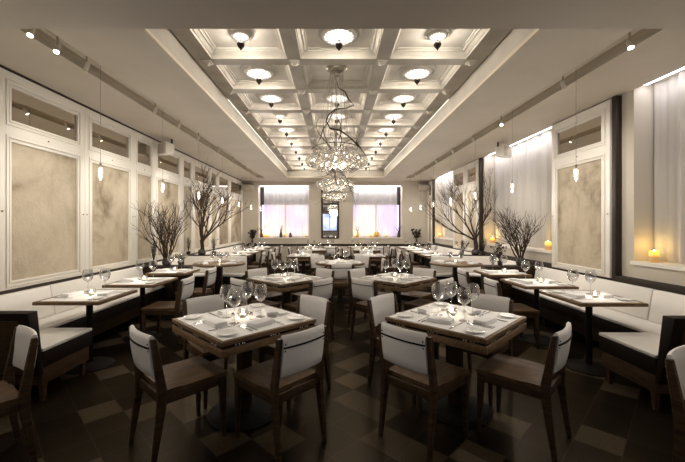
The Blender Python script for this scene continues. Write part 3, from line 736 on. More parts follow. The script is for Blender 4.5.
# ------------------------------------------------------------------ chair
def chair():
    root = empty('dining_chair', (0, 0, 0), 0, 'x', 'chair')
    for s in (-1, 1):
        # rear post: floor -> seat -> top, slightly raked
        b = MB(); x = s*.197
        def rg(y, z, w, d): return [(x-w/2, y-d/2, z), (x+w/2, y-d/2, z), (x+w/2, y+d/2, z), (x-w/2, y+d/2, z)]
        rs = [rg(-.275, 0, .026, .026), rg(-.225, .36, .034, .05), rg(-.222, .47, .034, .055), rg(-.272, .80, .030, .032)]
        vs = [[b.bm.verts.new(p) for p in q] for q in rs]
        for u, v in zip(vs, vs[1:]):
            for k in range(4): b.bm.faces.new([u[k], u[(k+1) % 4], v[(k+1) % 4], v[k]])
        b.bm.faces.new(vs[0][::-1]); b.bm.faces.new(vs[-1])
        bmesh.ops.bevel(b.bm, geom=list(b.bm.edges), offset=.003, segments=1, affect='EDGES')
        b.build('rear_post', M['oak'], root)
        b = MB(); b.bar((s*.192, .205, 0), (s*.187, .192, .44), .024, .044, .024, .044, .003); b.build('front_leg', M['oak'], root)
        b = MB(); b.box(min(s*.178, s*.205), max(s*.178, s*.205), -.20, .17, .375, .435, .004); b.build('side_rail', M['oak'], root)
    b = MB(); b.box(-.165, .165, .18, .205, .375, .435, .004); b.build('front_rail', M['oak'], root)
    b = MB(); b.box(-.18, .18, -.232, -.208, .375, .435, .004); b.build('rear_rail', M['oak'], root)
    # seat: shallow dish
    b = MB(); nx, ny = 12, 10
    def top(i, j):
        x = -.215+.43*i; y = -.205+.425*j
        return (x*(1 if y > -.1 else .93), y, .462 - .012*max(0, 1-((x/.19)**2 + ((y+.02)/.18)**2)))
    b.grid(top, nx, ny)
    b.grid(lambda i, j: (top(i, j)[0], top(i, j)[1], .4355), nx, ny)
    bm = b.bm
    bd = [e for e in bm.edges if e.is_boundary]; bmesh.ops.bridge_loops(bm, edges=bd)
    b.build('seat', M['seatwood'], root, ang=50)
    # leather sling back, curved between the posts
    b = MB(); n = 14
    prof = [(.010, .545), (-.004, .56), (-.010, .62), (-.012, .70), (-.008, .785), (.0, .812), (.016, .818), (.026, .806), (.028, .76), (.024, .66), (.022, .56), (.014, .545)]
    def sl(i, k):
        t = -1+2*i/n; yy, z = prof[k % len(prof)]
        return (t*.178, -.2905 + yy*1.0 + (.80-z)*.11 + .004 - .020*(1-t*t) + (.020 if False else 0), z)
    vs = [[b.bm.verts.new(sl(i, k)) for k in range(len(prof))] for i in range(n+1)]
    m = len(prof)
    for i in range(n):
        for k in range(m): b.bm.faces.new([vs[i][k], vs[i+1][k], vs[i+1][(k+1) % m], vs[i][(k+1) % m]])
    b.bm.faces.new(vs[0]); b.bm.faces.new(vs[-1][::-1])
    bk = b.build('backrest', M['sling'], root, ang=60)
    # dark strap across the outer face and studs at its ends
    b = MB()
    vs = []
    for i in range(n+1):
        t = -1+2*i/n; y0 = -.2905 - .013 + (.80-.745)*.11 + .004 - .020*(1-t*t)
        vs.append([b.bm.verts.new((t*.179, y0+dy, z)) for dy, z in ((.004, .738), (-.003, .738), (-.003, .748), (.004, .748))])
    for i in range(n):
        for k in range(4): b.bm.faces.new([vs[i][k], vs[i+1][k], vs[i+1][(k+1) % 4], vs[i][(k+1) % 4]])
    b.bm.faces.new(vs[0]); b.bm.faces.new(vs[-1][::-1])
    b.build('strap', M['dark'], bk)
    for s in (-1, 1):
        for z in (.765, .722):
            q = MB(); q.ico((s*.165, -.300+(.80-z)*.11, z), .0065, 1, (1, .6, 1)); q.build('stud', M['iron'], bk)
    return root
M['seatwood'] = wood('seat_oak', (.058, .032, .015), (.14, .084, .042), .5, (22, 3, 3), .15)
CH = chair()
def put_chair(x, y, face, label):   # face: world angle the sitter looks to
    return place(CH, (x, y, 0), face-PI/2, label, 'dining chairs')

# ------------------------------------------------------------------ tables
def square_table(side=.82, studs=True):
    root = empty('dining_table', (0, 0, 0), 0, 'x', 'table'); h = side/2
    MB().box(-h, h, -h, h, .718, .75, .004).build('tabletop', M['tablewood'], root)
    MB().box(-h+.012, h-.012, -h+.012, h-.012, .700, .7175).build('shadow_gap', M['dark'], root, smooth=False)
    b = MB()
    for (x0, x1, y0, y1) in ((-h, h, -h, -h+.03), (-h, h, h-.03, h), (-h, -h+.03, -h+.03, h-.03), (h-.03, h, -h+.03, h-.03)): b.box(x0, x1, y0, y1, .648, .6995, .003)
    b.build('apron', M['tablewood'], root)
    if studs:
        q = MB(); q.ico((0, 0, 0), .0068, 1); st0 = q.build('stud', M['nail'], root); first = True
        for k in range(4):
            m = Matrix.Rotation(k*PI/2, 4, 'Z')
            for t in (-.30, -.275, -.25, -.235, -.02, 0, .02, .05, .25, .27, .30, .32):
                o = st0
                if not first: o = st0.copy(); COL.objects.link(o); o.parent = root
                first = False; o.location = m @ Vector((t*side/.82, -h+.011, .7085))
    b = MB(); b.box(-h+.03, h-.03, -.06, .06, .655, .6995); b.box(-.06, .06, -h+.03, -.06, .655, .6995); b.box(-.06, .06, .06, h-.03, .655, .6995); b.build('crossbar', M['oakdark'], root, smooth=False)
    MB().box(-.045, .045, -.045, .045, .045, .6545, .004).build('column', M['oakdark'], root)
    MB().lathe([(0, 0), (.27, 0), (.28, .010), (.25, .022), (.12, .04), (.06, .05), (0, .05)], 36).build('base', M['iron'], root)
    return root
def two_top():
    root = empty('bench_table', (0, 0, 0), 0, 'x', 'table')
    MB().box(-.325, .325, -.34, .34, .717, .75, .005).build('tabletop', M['tablewood'], root)
    MB().box(-.12, .12, -.12, .12, .703, .7145).build('top_plate', M['iron'], root, smooth=False)
    MB().tube([(0, 0, .04), (0, 0, .703)], .032, 12).build('column', M['iron'], root)
    MB().lathe([(0, 0), (.225, 0), (.232, .008), (.21, .018), (.12, .036), (.045, .045), (0, .045)], 36).build('base', M['iron'], root)
    return root
def round_table():
    root = empty('round_table', (0, 0, 0), 0, 'x', 'table')
    MB().lathe([(0, .75), (.495, .75), (.5, .745), (.5, .72), (.495, .715), (0, .715)], 48).build('tabletop', M['tablewood'], root)
    MB().box(-.05, .05, -.05, .05, .04, .7145, .004).build('column', M['oakdark'], root)
    MB().lathe([(0, 0), (.27, 0), (.28, .01), (.25, .022), (.1, .04), (0, .045)], 36).build('base', M['iron'], root)
    return root
SQ, TT, RT = square_table(), two_top(), round_table()
SQP = square_table(studs=False)

# tableware prototypes
def wine_glass(parts=True):
    root = empty('wine_glass', (0, 0, 0), 0, 'x', 'glass')
    MB().lathe([(.009, .117), (.024, .127), (.040, .145), (.049, .17), (.050, .19), (.046, .215), (.038, .245), (.0365, .246), (.0445, .214), (.0485, .19), (.0475, .17), (.0385, .147), (.023, .130), (0, .121)], 28).build('bowl', M['glass'], root)
    MB().lathe([(.0045, .004), (.0035, .02), (.003, .06), (.0035, .10), (.009, .117)], 10).build('stem', M['glass'], root)
    MB().lathe([(0, .0), (.036, .0), (.037, .0015), (.02, .004), (.0045, .006)], 24).build('foot', M['glass'], root)
    return root
WG = wine_glass()
def small_glass():
    b = MB(); b.lathe([(0, 0), (.032, 0), (.032, .002), (.004, .006), (.003, .09), (.02, .10), (.038, .13), (.039, .16), (.031, .20), (.030, .20), (.037, .16), (.036, .131), (.018, .103), (0, .096)], 16)
    return tag(b.build('wine_glass', M['glass']), 'x', 'glass')
WGS = small_glass()
def plate():
    b = MB(); b.lathe([(0, .0), (.042, 0), (.045, .004), (.070, .012), (.073, .015), (.070, .0155), (.045, .0075), (.04, .0055), (0, .005)], 32)
    return tag(b.build('bread_plate', M['china']), 'x', 'plate')
PL = plate()
def napkin():
    b = MB(); rnd = random.Random(2)
    for k in range(3):
        def fn(i, j, k=k):
            u = -1+2*i; v = -1+2*j; ed = (1-u**6)*(1-v**6)
            return (u*(.052-.001*k)+.003*math.sin(v*4+k), v*(.095-.002*k)+.002*math.sin(u*5), k*.009 + .004 + (.0085 if True else 0)*ed + .0012*math.sin(9*u+5*v+k))
        b.grid(fn, 10, 14)
        b.grid(lambda i, j, k=k: ((-1+2*i)*(.052-.001*k)+.003*math.sin((-1+2*j)*4+k), (-1+2*j)*(.095-.002*k)+.002*math.sin((-1+2*i)*5), max(.0003, k*.009+.0003)), 10, 14)
    bmesh.ops.remove_doubles(b.bm, verts=b.bm.verts, dist=.0002)
    bd = [e for e in b.bm.edges if e.is_boundary]
    try: bmesh.ops.bridge_loops(b.bm, edges=bd)
    except Exception: pass
    return tag(b.build('napkin', M['linen'], ang=60), 'x', 'napkin')
def napkin2():
    b = MB()
    b.box(-.052, .052, -.095, .095, .0005, .011, .004); b.box(-.050, .051, -.093, .094, .0112, .020, .004); b.box(-.049, .050, -.092, .092, .0202, .030, .0045)
    for v in b.bm.verts:
        v.co.z += .0035*math.sin(v.co.y*40)*(v.co.z/.03) if v.co.z > .005 else 0
        v.co.x += .003*math.sin(v.co.y*25)
    return tag(b.build('napkin', M['linen']), 'x', 'napkin')
NK = napkin2()
def knife():
    root = empty('table_knife', (0, 0, 0), 0, 'x', 'knife')
    MB().box(-.0065, .0065, -.11, -.01, .0006, .006, .002).build('handle', M['steel'], root)
    MB().hexa([(-.004, -.012, .001), (.004, -.012, .001), (.008, .10, .001), (-.002, .115, .001)], [(-.004, -.012, .003), (.004, -.012, .003), (.008, .10, .0025), (-.002, .115, .0025)]).build('blade', M['steel'], root)
    return root
def fork():
    root = empty('table_fork', (0, 0, 0), 0, 'x', 'fork')
    MB().hexa([(-.006, -.10, .0006), (.006, -.10, .0006), (.0025, .03, .004), (-.0025, .03, .004)], [(-.006, -.10, .004), (.006, -.10, .004), (.0025, .03, .0065), (-.0025, .03, .0065)]).build('handle', M['steel'], root)
    b = MB(); b.hexa([(-.003, .028, .004), (.003, .028, .004), (.011, .055, .001), (-.011, .055, .001)], [(-.003, .028, .0065), (.003, .028, .0065), (.011, .055, .003), (-.011, .055, .003)])
    for k in range(4): x = -.0095+.0063*k; b.box(x-.0014, x+.0014, .055, .095, .001, .003)
    b.build('tines', M['steel'], root); return root
KN, FK = knife(), fork()
def tealight():
    root = empty('tealight_holder', (0, 0, 0), 0, 'x', 'candle')
    MB().lathe([(0, 0), (.028, .0), (.036, .012), (.040, .03), (.038, .048), (.031, .062), (.0295, .062), (.036, .048), (.038, .03), (.034, .013), (0, .005)], 24).build('glass_cup', M['tealight_glass'], root)
    MB().lathe([(0, .006), (.021, .006), (.021, .022), (0, .023)], 16).build('wax', M['paper'], root)
    MB().lathe([(0, .023), (.007, .028), (.009, .037), (.005, .048), (0, .056)], 10).build('flame', M['flame'], root)
    return root
TE = tealight(); TE.scale = (1.12, 1.12, 1.12)
def shaker():
    root = empty('shaker', (0, 0, 0), 0, 'x', 'shaker')
    MB().lathe([(0, 0), (.014, 0), (.016, .004), (.014, .04), (0, .04)], 14).build('body', M['tealight_glass'], root)
    MB().lathe([(.0145, .0405), (.0145, .052), (.009, .058), (0, .059)], 14).build('cap', M['steel'], root)
    return root
SHK = shaker()
def menu():
    b = MB(); b.box(-.07, .07, -.11, .11, .0004, .003); return tag(b.build('folded_menu', M['paper'], smooth=False), 'x', 'menu')
def topper(x, y, rz, w, d, label):
    b = MB(); b.box(-w/2, w/2, -d/2, d/2, .0004, .0016)
    o = b.build('table_paper', M['paper'], smooth=False); o.location = (x, y, .75); o.rotation_euler = (0, 0, rz)
    tag(o, label, 'table paper', 'white table papers'); return o
ZT = .752
def P(x, y, rz, u, v):
    c, s = math.cos(rz), math.sin(rz); return (x+u*c-v*s, y+u*s+v*c)
def candle_light(x, y, z=ZT):
    light('tealight_lamp', 'POINT', (x, y, z+.085), .8, (1, .90, .74), .015)

def four_top(x, y, rz, name, sides, glasses, detail=True, seed=0, proto=None, size=.82, r=.47, chairs=(0, 1, 2, 3), kinds='square'):
    """sides: text for the four seat directions, local -v side first, turning counter-clockwise"""
    rnd = random.Random(seed)
    s = size/.82
    t = place(proto or SQ, (x, y, 0), rz, '%s with %s on a round iron base' % (name, 'studded wooden edge' if detail else 'plain wooden rim'), 'four-seat tables')
    if kinds == 'square':
        if s != 1: t.scale = (s, s, 1)
        topper(x, y, rz, size-.05, size-.05, 'white paper cover lying on the ' + name)
    else:
        b = MB(); b.lathe([(0, .0004), (.44, .0004), (.44, .0016), (0, .0016)], 40); o = b.build('table_paper', M['paper'], smooth=False)
        o.location = (x, y, .75); tag(o, 'white round paper cover lying on the ' + name, 'table paper', 'white table papers')
    for k in range(4):
        a = rz + k*PI/2      # seat k sits at local -v rotated by k*90
        sx, sy = P(0, 0, 0, 0, 0)
        def Q(u, v): return P(x, y, a, u*s, v*s)
        sd = sides[k]
        if k in chairs:
            cx, cy = P(x, y, a, rnd.uniform(-.015, .015), -(r + rnd.uniform(-.01, .012)))
            put_chair(cx, cy, a+PI/2+rnd.uniform(-.06, .06), 'white-backed wooden chair at the %s of the %s' % (sd, name))
        px, py = Q(-.30, -.285); place(PL, (px, py, ZT), 0, 'white bread plate, %s of the %s' % (sd, name), 'bread plates')
        px, py = Q(-.0+rnd.uniform(-.01, .01), -.24); place(NK, (px, py, ZT), a+R(90)+rnd.uniform(-.35, .35), 'folded white napkin, %s of the %s' % (sd, name), 'folded napkins')
        if detail:
            px, py = Q(.125, -.25); place(KN, (px, py, ZT), a+rnd.uniform(-.08, .08), 'steel table knife, %s of the %s' % (sd, name), 'table knives')
            for q, (u, w_) in enumerate(((-.14, 'outer'), (-.105, 'inner'))):
                px, py = Q(u, -.25); place(FK, (px, py, ZT), a+rnd.uniform(-.06, .06), '%s steel fork, %s of the %s' % (w_, sd, name), 'table forks')
    for (u, v), w_ in zip(glasses, ('leftmost', 'second from left', 'third from left', 'rightmost')):
        place(WG if detail else WGS, (x+u, y+v, ZT), 0, scale=(1.07, 1.07, 1.06), label= 'empty stemmed wine glass, %s on the %s' % (w_, name), group='wine glasses')
    place(TE, (x-.02, y+.04, ZT), 0, 'lit tealight in a round glass on the ' + name, 'tealights'); candle_light(x-.02, y+.04)
    if detail:
        for (u, v, n) in ((-.075, -.05, 'left'), (.06, -.03, 'right')):
            place(SHK, (x+u, y+v, ZT), 0, 'tiny glass %s shaker by the tealight on the %s' % (n, name), 'shakers')
DS = ['near-left side', 'near-right side', 'far-right side', 'far-left side']
GA = [(-.15, .03), (-.04, -.14), (-.02, .17), (.12, .06)]
GB = [(-.13, .05), (.02, -.135), (.02, .17), (.16, .05)]
# diamond tables: local -v turned by -45 deg points to near-left
four_top(-.715, 2.82, -PI/4, 'left foreground square table', DS, GA, seed=1)
four_top(1.0, 2.88, -PI/4, 'right foreground square table', DS, GB, seed=2)
four_top(-.67, 4.98, -PI/4, 'second-row square table left of centre', DS, [(-.16, .0), (-.04, -.09), (.11, .04), (.0, .17)], seed=3, size=.80)
four_top(.90, 5.0, -PI/4, 'second-row square table right of centre', DS, [(-.16, .0), (.03, -.09), (.14, -.0), (.0, .17)], seed=4, size=.80)
AS = ['near side', 'right side', 'far side', 'left side']
four_top(.13, 7.1, 0, 'round centre table', AS, [(-.13, -.05), (.1, -.08), (.16, .12)], False, 5, RT, .82, .62, (0, 1, 3), 'round')
put_chair(-.22, 7.68, R(-58), 'brown wooden chair with white sling back at the far-left of the round centre table')
put_chair(.50, 7.68, R(-122), 'brown wooden chair with white sling back at the far-right of the round centre table')
four_top(-.74, 8.72, 0, 'third-row square table left of centre', AS, [(-.16, .0), (.06, -.05), (.18, .1)], False, 6, SQP, .78, .48, (1, 2, 3))
four_top(.88, 8.72, 0, 'third-row square table right of centre', AS, [(-.16, .0), (.02, -.05), (.18, .1)], False, 7, SQP, .78, .48, (1, 2, 3))
four_top(-.60, 10.75, 0, 'fourth-row square table left of centre', AS, [(-.16, .0), (.06, -.05), (.18, .1)], False, 8, SQP, .78, .48, (1, 3))
four_top(1.0, 10.75, 0, 'fourth-row square table right of centre', AS, [(-.16, .0), (.06, -.05), (.18, .1)], False, 9, SQP, .78, .48, (1, 3))

def bench_tab(x, y, side, name, det, chair_, seed, d=.68):
    """side=+1: wall is to the left, guest chair to the right"""
    rnd = random.Random(seed)
    t = place(TT, (x, y, 0), 0, name + ', thin wooden top on one iron column', 'bench tables'); t.scale = (1, d/.68, 1)
    topper(x, y, 0, .56, d-.08, 'white paper cover lying on the ' + name)
    for k, (w, ss) in enumerate((('wall side', -1), ('aisle side', 1))):
        a = (PI/2 if ss*side > 0 else -PI/2)
        def Q(u, v): return P(x, y, a, u, v)      # v negative = towards the guest
        px, py = Q(-.2, -.20); place(PL, (px, py, ZT), 0, 'small white bread plate on the %s of the %s' % (w, name), 'bread plates')
        px, py = Q(.02, -.17); place(NK, (px, py, ZT), a+PI/2*(rnd.random() > .5)+rnd.uniform(-.2, .2), 'folded white napkin on the %s of the %s' % (w, name), 'folded napkins')
        if det:
            px, py = Q(.15, -.18); place(KN, (px, py, ZT), a, 'steel table knife on the %s of the %s' % (w, name), 'table knives')
            px, py = Q(-.11, -.17); place(FK, (px, py, ZT), a, 'steel fork on the %s of the %s' % (w, name), 'table forks')
    for (u, v), w in zip(((-.09*side, .10), (.06*side, .16)), ('wall-side', 'aisle-side')):
        place(WG if det else WGS, (x+u, y+v, ZT), 0, 'empty stemmed wine glass, %s one on the %s' % (w, name), 'wine glasses')
    place(TE, (x+.02, y-.03+.03*side, ZT), 0, 'lit tealight in a round glass on the ' + name, 'tealights'); candle_light(x+.02, y-.03+.03*side)
    if chair_:
        put_chair(x+side*.385, y-(.13 if det else 0)+rnd.uniform(-.02, .02), PI if side > 0 else 0, 'white-backed wooden chair on the aisle side of the ' + name)
for (x, y, s, n, det, c, d) in [
    (-2.605, 3.76, 1, 'nearest left bench table', True, False, .68), (-2.56, 4.72, 1, 'second left bench table', True, True, .68), (-2.6, 5.72, 1, 'third left bench table', True, True, .56),
    (2.685, 3.70, -1, 'nearest right bench table', True, False, .68), (2.655, 4.60, -1, 'second right bench table', True, True, .66), (2.66, 5.58, -1, 'third right bench table', True, True, .6)]:
    bench_tab(x, y, s, n, det, c, int(y*10), d)
nn = ['first', 'second', 'third', 'last']
for k, y in enumerate((8.85, 9.85, 10.85, 11.85)):
    bench_tab(-2.42, y, 1, '%s far left bench table' % nn[k], False, True, 20+k)
    bench_tab(2.52, y, -1, '%s far right bench table' % nn[k], False, True, 30+k)
for k, (x, n) in enumerate(((-.78, 'leftmost'), (-.12, 'second from left'), (.76, 'third from left'), (1.42, 'rightmost'))):
    nm = 'far-wall small table, %s of four' % n
    t = place(TT, (x, 12.1, 0), 0, nm + ', before the dark rail', 'bench tables'); t.scale = (.88, .88, 1)
    topper(x, 12.1, 0, .5, .5, 'white paper cover on the ' + nm)
    put_chair(x, 11.62, PI/2, 'white-backed wooden chair before the ' + nm)
    for q, (u, v, w) in enumerate(((-.1, .05, 'left'), (.1, .1, 'right'))):
        place(WGS, (x+u, 12.1+v, ZT), 0, '%s wine glass on the %s' % (w, nm), 'wine glasses')
        place(PL, (x-.15, 12.1-.15+.3*q, ZT), 0, '%s bread plate on the %s' % (('near', 'far')[q], nm), 'bread plates')
    place(TE, (x, 12.08, ZT), 0, 'lit tealight on the ' + nm, 'tealights'); candle_light(x, 12.08)
# round booth tables
for (x, n, ang) in ((-2.26, 'left round booth table', 0), (2.42, 'right round booth table', 0)):
    t = place(RT, (x, 6.98, 0), 0, n + ' with bare wooden top inside the cream booth', 'round tables')
    for k in range(4):
        a = k*PI/2+.5; q = ('right', 'far', 'left', 'near')[k]
        place(PL, (x+.36*math.cos(a), 6.98+.36*math.sin(a), .7505), 0, 'small white bread plate on the %s of the %s' % (q, n), 'bread plates')
        place(NK, (x+.33*math.cos(a+.5), 6.98+.33*math.sin(a+.5), .7505), a, 'folded white napkin on the %s of the %s' % (q, n), 'folded napkins')
        place(WGS, (x+.14*math.cos(a), 6.98+.14*math.sin(a), .7505), 0, 'stemmed wine glass, %s one on the %s' % (q, n), 'wine glasses')
    place(TE, (x, 6.98, .7505), 0, 'lit tealight in the middle of the ' + n, 'tealights'); candle_light(x, 6.98)
# chairs at the picture's lower corners, belonging to tables outside the view
put_chair(-2.17, 2.08, R(233), 'lone chair with white sling back in the lower left corner, half in shadow')
put_chair(2.06, 1.70, R(-60), 'lone chair with white sling back cut off at the lower right corner')
# far bench below the rail
root = empty('far_bench', (0, 0, 0), 0, 'low beige upholstered bench along the far wall below the dark rail', 'bench')
MB().box(-1.25, 1.95, 12.6, 13.03, .40, .46, .01).build('seat', M['cushion'], root)
MB().box(-1.25, 1.95, 12.62, 13.03, 0, .3995, .004).build('base', M['oakdark'], root)
MB().box(-1.25, 1.95, 12.97, 13.06, .461, .71, .01).build('back_cushion', M['wall'], root)

# ------------------------------------------------------------------ branches and plants
def grow(mb, p, d, L, r, depth, rnd, spread, up, segs=4, kink=.22, flat=(1, 1)):
    pts = [p.copy()]; rr = [r]
    for i in range(segs):
        d = d + Vector((rnd.uniform(-kink, kink)*flat[0], rnd.uniform(-kink, kink)*flat[1], rnd.uniform(-kink, kink)*.6 + up)); d.normalize()
        p = p + d*(L/segs); pts.append(p.copy()); rr.append(r*(1-.42*(i+1)/segs))
    mb.tube(pts, rr, 6 if r > .006 else 4)
    if depth <= 0: return
    n = rnd.choice((3, 3, 4)) if depth > 1 else rnd.choice((2, 3, 3))
    for k in range(n):
        i = segs if k == 0 else rnd.randint(max(1, segs-3), segs)
        dd = (pts[i]-pts[i-1]).normalized()
        side = Vector((rnd.uniform(-1, 1)*flat[0], rnd.uniform(-1, 1)*flat[1], rnd.uniform(-.3, .5))).normalized()
        nd = (dd + side*spread*(.35 if k == 0 else 1)).normalized()
        grow(mb, pts[i].copy(), nd, L*rnd.uniform(.62, .84), max(.0028, rr[i]*(.92 if k == 0 else .74)), depth-1, rnd, spread, up*.7, segs, kink, flat)
def arrangement(x, y, z, stems, seed, label, pot=(.10, .20), potmat='pot', zmax=None, trunk=0):
    root = empty('branch_arrangement', (x, y, z), 0, label, 'branches')
    rp, hp = pot
    MB().lathe([(0, 0), (rp*.75, 0), (rp, hp*.35), (rp*.85, hp*.8), (rp*.7, hp), (rp*.62, hp), (rp*.6, hp*.6), (0, hp*.5)], 24).build('vase', M[potmat], root)
    rnd = random.Random(seed); b = MB()
    tip = Vector((.02, 0, trunk))
    if trunk:
        b.tube([(0, 0, hp*.5), (.012, .006, trunk*.4), (-.006, 0, trunk*.75), tip], [.046, .040, .037, .030], 9)
        b.tube([(.03, .02, hp*.5), (.04, -.02, trunk*.5), (.02, 0, trunk*.9)], [.022, .020, .016], 7)
    for (dx, dy, dz, L, r, dep, spread, up, fl) in stems:
        if trunk:
            grow(b, tip + Vector((0, 0, rnd.uniform(-.16, 0))), Vector((dx, dy, dz)).normalized(), L, r, dep, rnd, spread, up, 5, .2, fl)
        else:
            grow(b, Vector((dx*.03, dy*.03, hp*.55)), Vector((dx, dy, dz)).normalized(), L, r, dep, rnd, spread, up, 5, .2, fl)
    if zmax:
        for v in b.bm.verts:
            if v.co.z > zmax-z-.25: v.co.z = (zmax-z-.25) + .25*math.tanh((v.co.z-(zmax-z-.25))/.45)
    xlim = (XL+.08-x) if x < 0 else (XR-.08-x)
    for v in b.bm.verts:
        if x < 0: v.co.x = max(v.co.x, xlim)
        else: v.co.x = min(v.co.x, xlim)
    b.build('branches', M['branch'], root); return root
F1 = (.55, 1)
# tall trees: one trunk then a wide fan
arrangement(-2.95, 7.89, .83, [(-.12, -.80, 1, .60, .024, 4, .5, .10, (.6, 1)), (-.2, -.3, 1, .50, .022, 4, .55, .10, (.7, 1)), (.05, -.2, 1, .50, .022, 4, .6, .08, (.8, 1)), (.55, .1, 1, .56, .024, 4, .55, .06, (1, 1)), (.85, -.1, .9, .58, .022, 4, .5, .07, (1, 1)), (.2, .5, 1, .52, .020, 4, .6, .08, (.8, 1)), (-.15, .3, 1, .45, .018, 4, .6, .08, (.7, 1))], 5,
            'tall bare branches fanning to the ceiling on the left divider', (.09, .12), zmax=3.0, trunk=.42)
arrangement(3.18, 7.89, .83, [(-.75, -.1, .75, .58, .025, 4, .5, .10, (1, 1)), (-.40, .1, 1, .50, .021, 4, .6, .08, (1, 1)), (-.95, .1, .55, .60, .022, 4, .5, .12, (1, 1)), (.25, -.4, 1, .60, .022, 4, .5, .1, (.6, 1)), (-.05, -.2, 1, .45, .018, 3, .6, .08, (.8, 1))], 8,
            'tall bare branches reaching over the right round booth table', (.09, .12), zmax=2.85, trunk=.40)
st = []
rnd = random.Random(77)
for k in range(9):
    a = k*2*PI/9+rnd.uniform(-.3, .3); q = rnd.uniform(.2, .72)
    st.append((math.cos(a)*q, math.sin(a)*q, 1, rnd.uniform(.38, .50), .015, 3, .55, .06, (1, 1)))
arrangement(-2.92, 6.17, .79, st, 21, 'low spreading bunch of bare branches on the left divider', (.08, .14), zmax=2.1)
st = [(s[0], s[1], s[2], s[3]*.88, s[4], s[5], .6, s[7], s[8]) for s in st]
arrangement(3.28, 6.17, .79, st, 33, 'low bunch of bare branches before the middle right curtain', (.08, .14), zmax=1.98)
def leafy(x, y, z, h, r, n, seed, label, mat='foliage', name='potted_shrub', leafl=.03, cat='plant', pot=True, flowers=0):
    root = empty(name, (x, y, z), 0, label, cat); rnd = random.Random(seed)
    if pot: MB().lathe([(0, 0), (.035, 0), (.045, .05), (.05, .08), (.044, .08), (.04, .05), (0, .045)], 16).build('pot', M['pot'], root)
    s, l, f = MB(), MB(), MB()
    for k in range(n):
        a = rnd.uniform(0, 2*PI); q = rnd.random()
        tip = Vector((math.cos(a)*r*q, math.sin(a)*r*q, h*rnd.uniform(.7, 1)))
        p0 = Vector((0, 0, .05)); mid = p0.lerp(tip, .5)+Vector((rnd.uniform(-.02, .02), rnd.uniform(-.02, .02), .02))
        s.tube([p0, mid, tip], [.003, .0025, .0015], 4)
        for j in range(12):
            t = rnd.uniform(.25, 1); c = (mid.lerp(tip, (t-.5)*2) if t > .5 else p0.lerp(mid, t*2))
            d = Vector((rnd.uniform(-1, 1), rnd.uniform(-1, 1), rnd.uniform(.1, 1))).normalized()*leafl*rnd.uniform(.7, 1.3)
            w = d.cross(Vector((rnd.uniform(-1, 1), rnd.uniform(-1, 1), rnd.uniform(-1, 1)))).normalized()*leafl*.22
            l.bm.faces.new([l.bm.verts.new(c), l.bm.verts.new(c+d*.5+w), l.bm.verts.new(c+d), l.bm.verts.new(c+d*.5-w)])
        if k < flowers:
            for j in range(9):
                b_ = j*2*PI/9; d = Vector((math.cos(b_), math.sin(b_), .5)).normalized()*.045; w = Vector((-math.sin(b_), math.cos(b_), 0))*.012
                f.bm.faces.new([f.bm.verts.new(tip), f.bm.verts.new(tip+d*.5+w), f.bm.verts.new(tip+d), f.bm.verts.new(tip+d*.5-w)])
    s.build('stems', M['twig'], root); l.build('leaves', M[mat], root, fixn=False, smooth=False)
    if flowers: f.build('flowers', M['petal'], root, fixn=False, smooth=False)
    else: f.bm.free()
    return root
leafy(-3.14, 6.15, .79, .50, .08, 18, 1, 'narrow upright grey-green shrub against the wall by the low left branches')
leafy(-2.68, 6.17, .79, .20, .13, 12, 2, 'small arrangement of cream flowers by the low left branches', flowers=10, name='flower_arrangement', cat='flowers')
leafy(-3.25, 7.89, .83, .42, .07, 14, 3, 'narrow feathery shrub on the wall side of the tall left branches')
leafy(-2.68, 7.89, .83, .42, .08, 14, 4, 'narrow feathery shrub on the aisle side of the tall left branches')
leafy(2.92, 6.17, .79, .42, .20, 14, 5, 'dark leafy sprig spreading beside the low right branches', mat='twig', leafl=.045)
leafy(2.88, 7.89, .83, .36, .17, 12, 6, 'dark leafy sprig left of the tall right branches', mat='twig', leafl=.045)
leafy(3.36, 7.89, .83, .38, .09, 14, 7, 'rounded grey shrub right of the tall right branches')
for (x, n) in ((-2.95, 'left'), (3.02, 'right')):
    r_ = empty('corner_stand', (x, 12.78, 0), 0, 'slim dark stand in the far %s corner below a spiky plant' % n, 'stand')
    MB().box(-.13, .13, -.13, .13, .82, .85, .004).build('stand_top', M['rail'], r_); MB().box(-.1, .1, -.1, .1, 0, .8199, .004).build('stand_body', M['oakdark'], r_)
    leafy(x, 12.78, .85, .50, .24, 16, 9+int(x), 'dark spiky plant in the far %s corner' % n, mat='twig', leafl=.09)

# window sill ornaments
def sill_candle(x, y, z, h, r, label, pw=.7):
    root = empty('pillar_candle', (x, y, z), 0, label, 'candle')
    MB().lathe([(0, 0), (r, 0), (r, h*.97), (r*.9, h), (r*.75, h*.93), (0, h*.9)], 20).build('wax', M['candle'], root)
    MB().lathe([(0, h*.9), (.006, h*.93), (.007, h*1.0), (0, h*1.1)], 8).build('flame', M['flame'], root)
    light('candle_lamp', 'POINT', (x+(-.0 if y > 12.9 else -.0), y, z+h+.06), pw, (1, .66, .18), .02)
sill_candle(3.66, 4.02, SILL+.0065, .13, .045, 'glowing ivory pillar candle on the near right window sill', .9)
sill_candle(3.66, 6.0, SILL+.0065, .14, .05, 'glowing pillar candle behind the low right branches', 1.2)
sill_candle(3.66, 8.10, SILL+.0065, .14, .05, 'glowing pillar candle behind the rounded shrub on the right', 1.2)
sill_candle(3.66, 12.1, SILL+.0065, .13, .05, 'glowing pillar candle in the farthest right-hand window', 1.2)
for i, (x, h, n) in enumerate(((-2.62, .12, 'leftmost'), (-2.50, .10, 'second'), (-1.82, .15, 'middle'), (-1.02, .11, 'rightmost'))):
    sill_candle(x, YB+.13, 1.0365, h, .05, 'glowing candle on the left far-wall sill, ' + n + ' of four', 1.0)
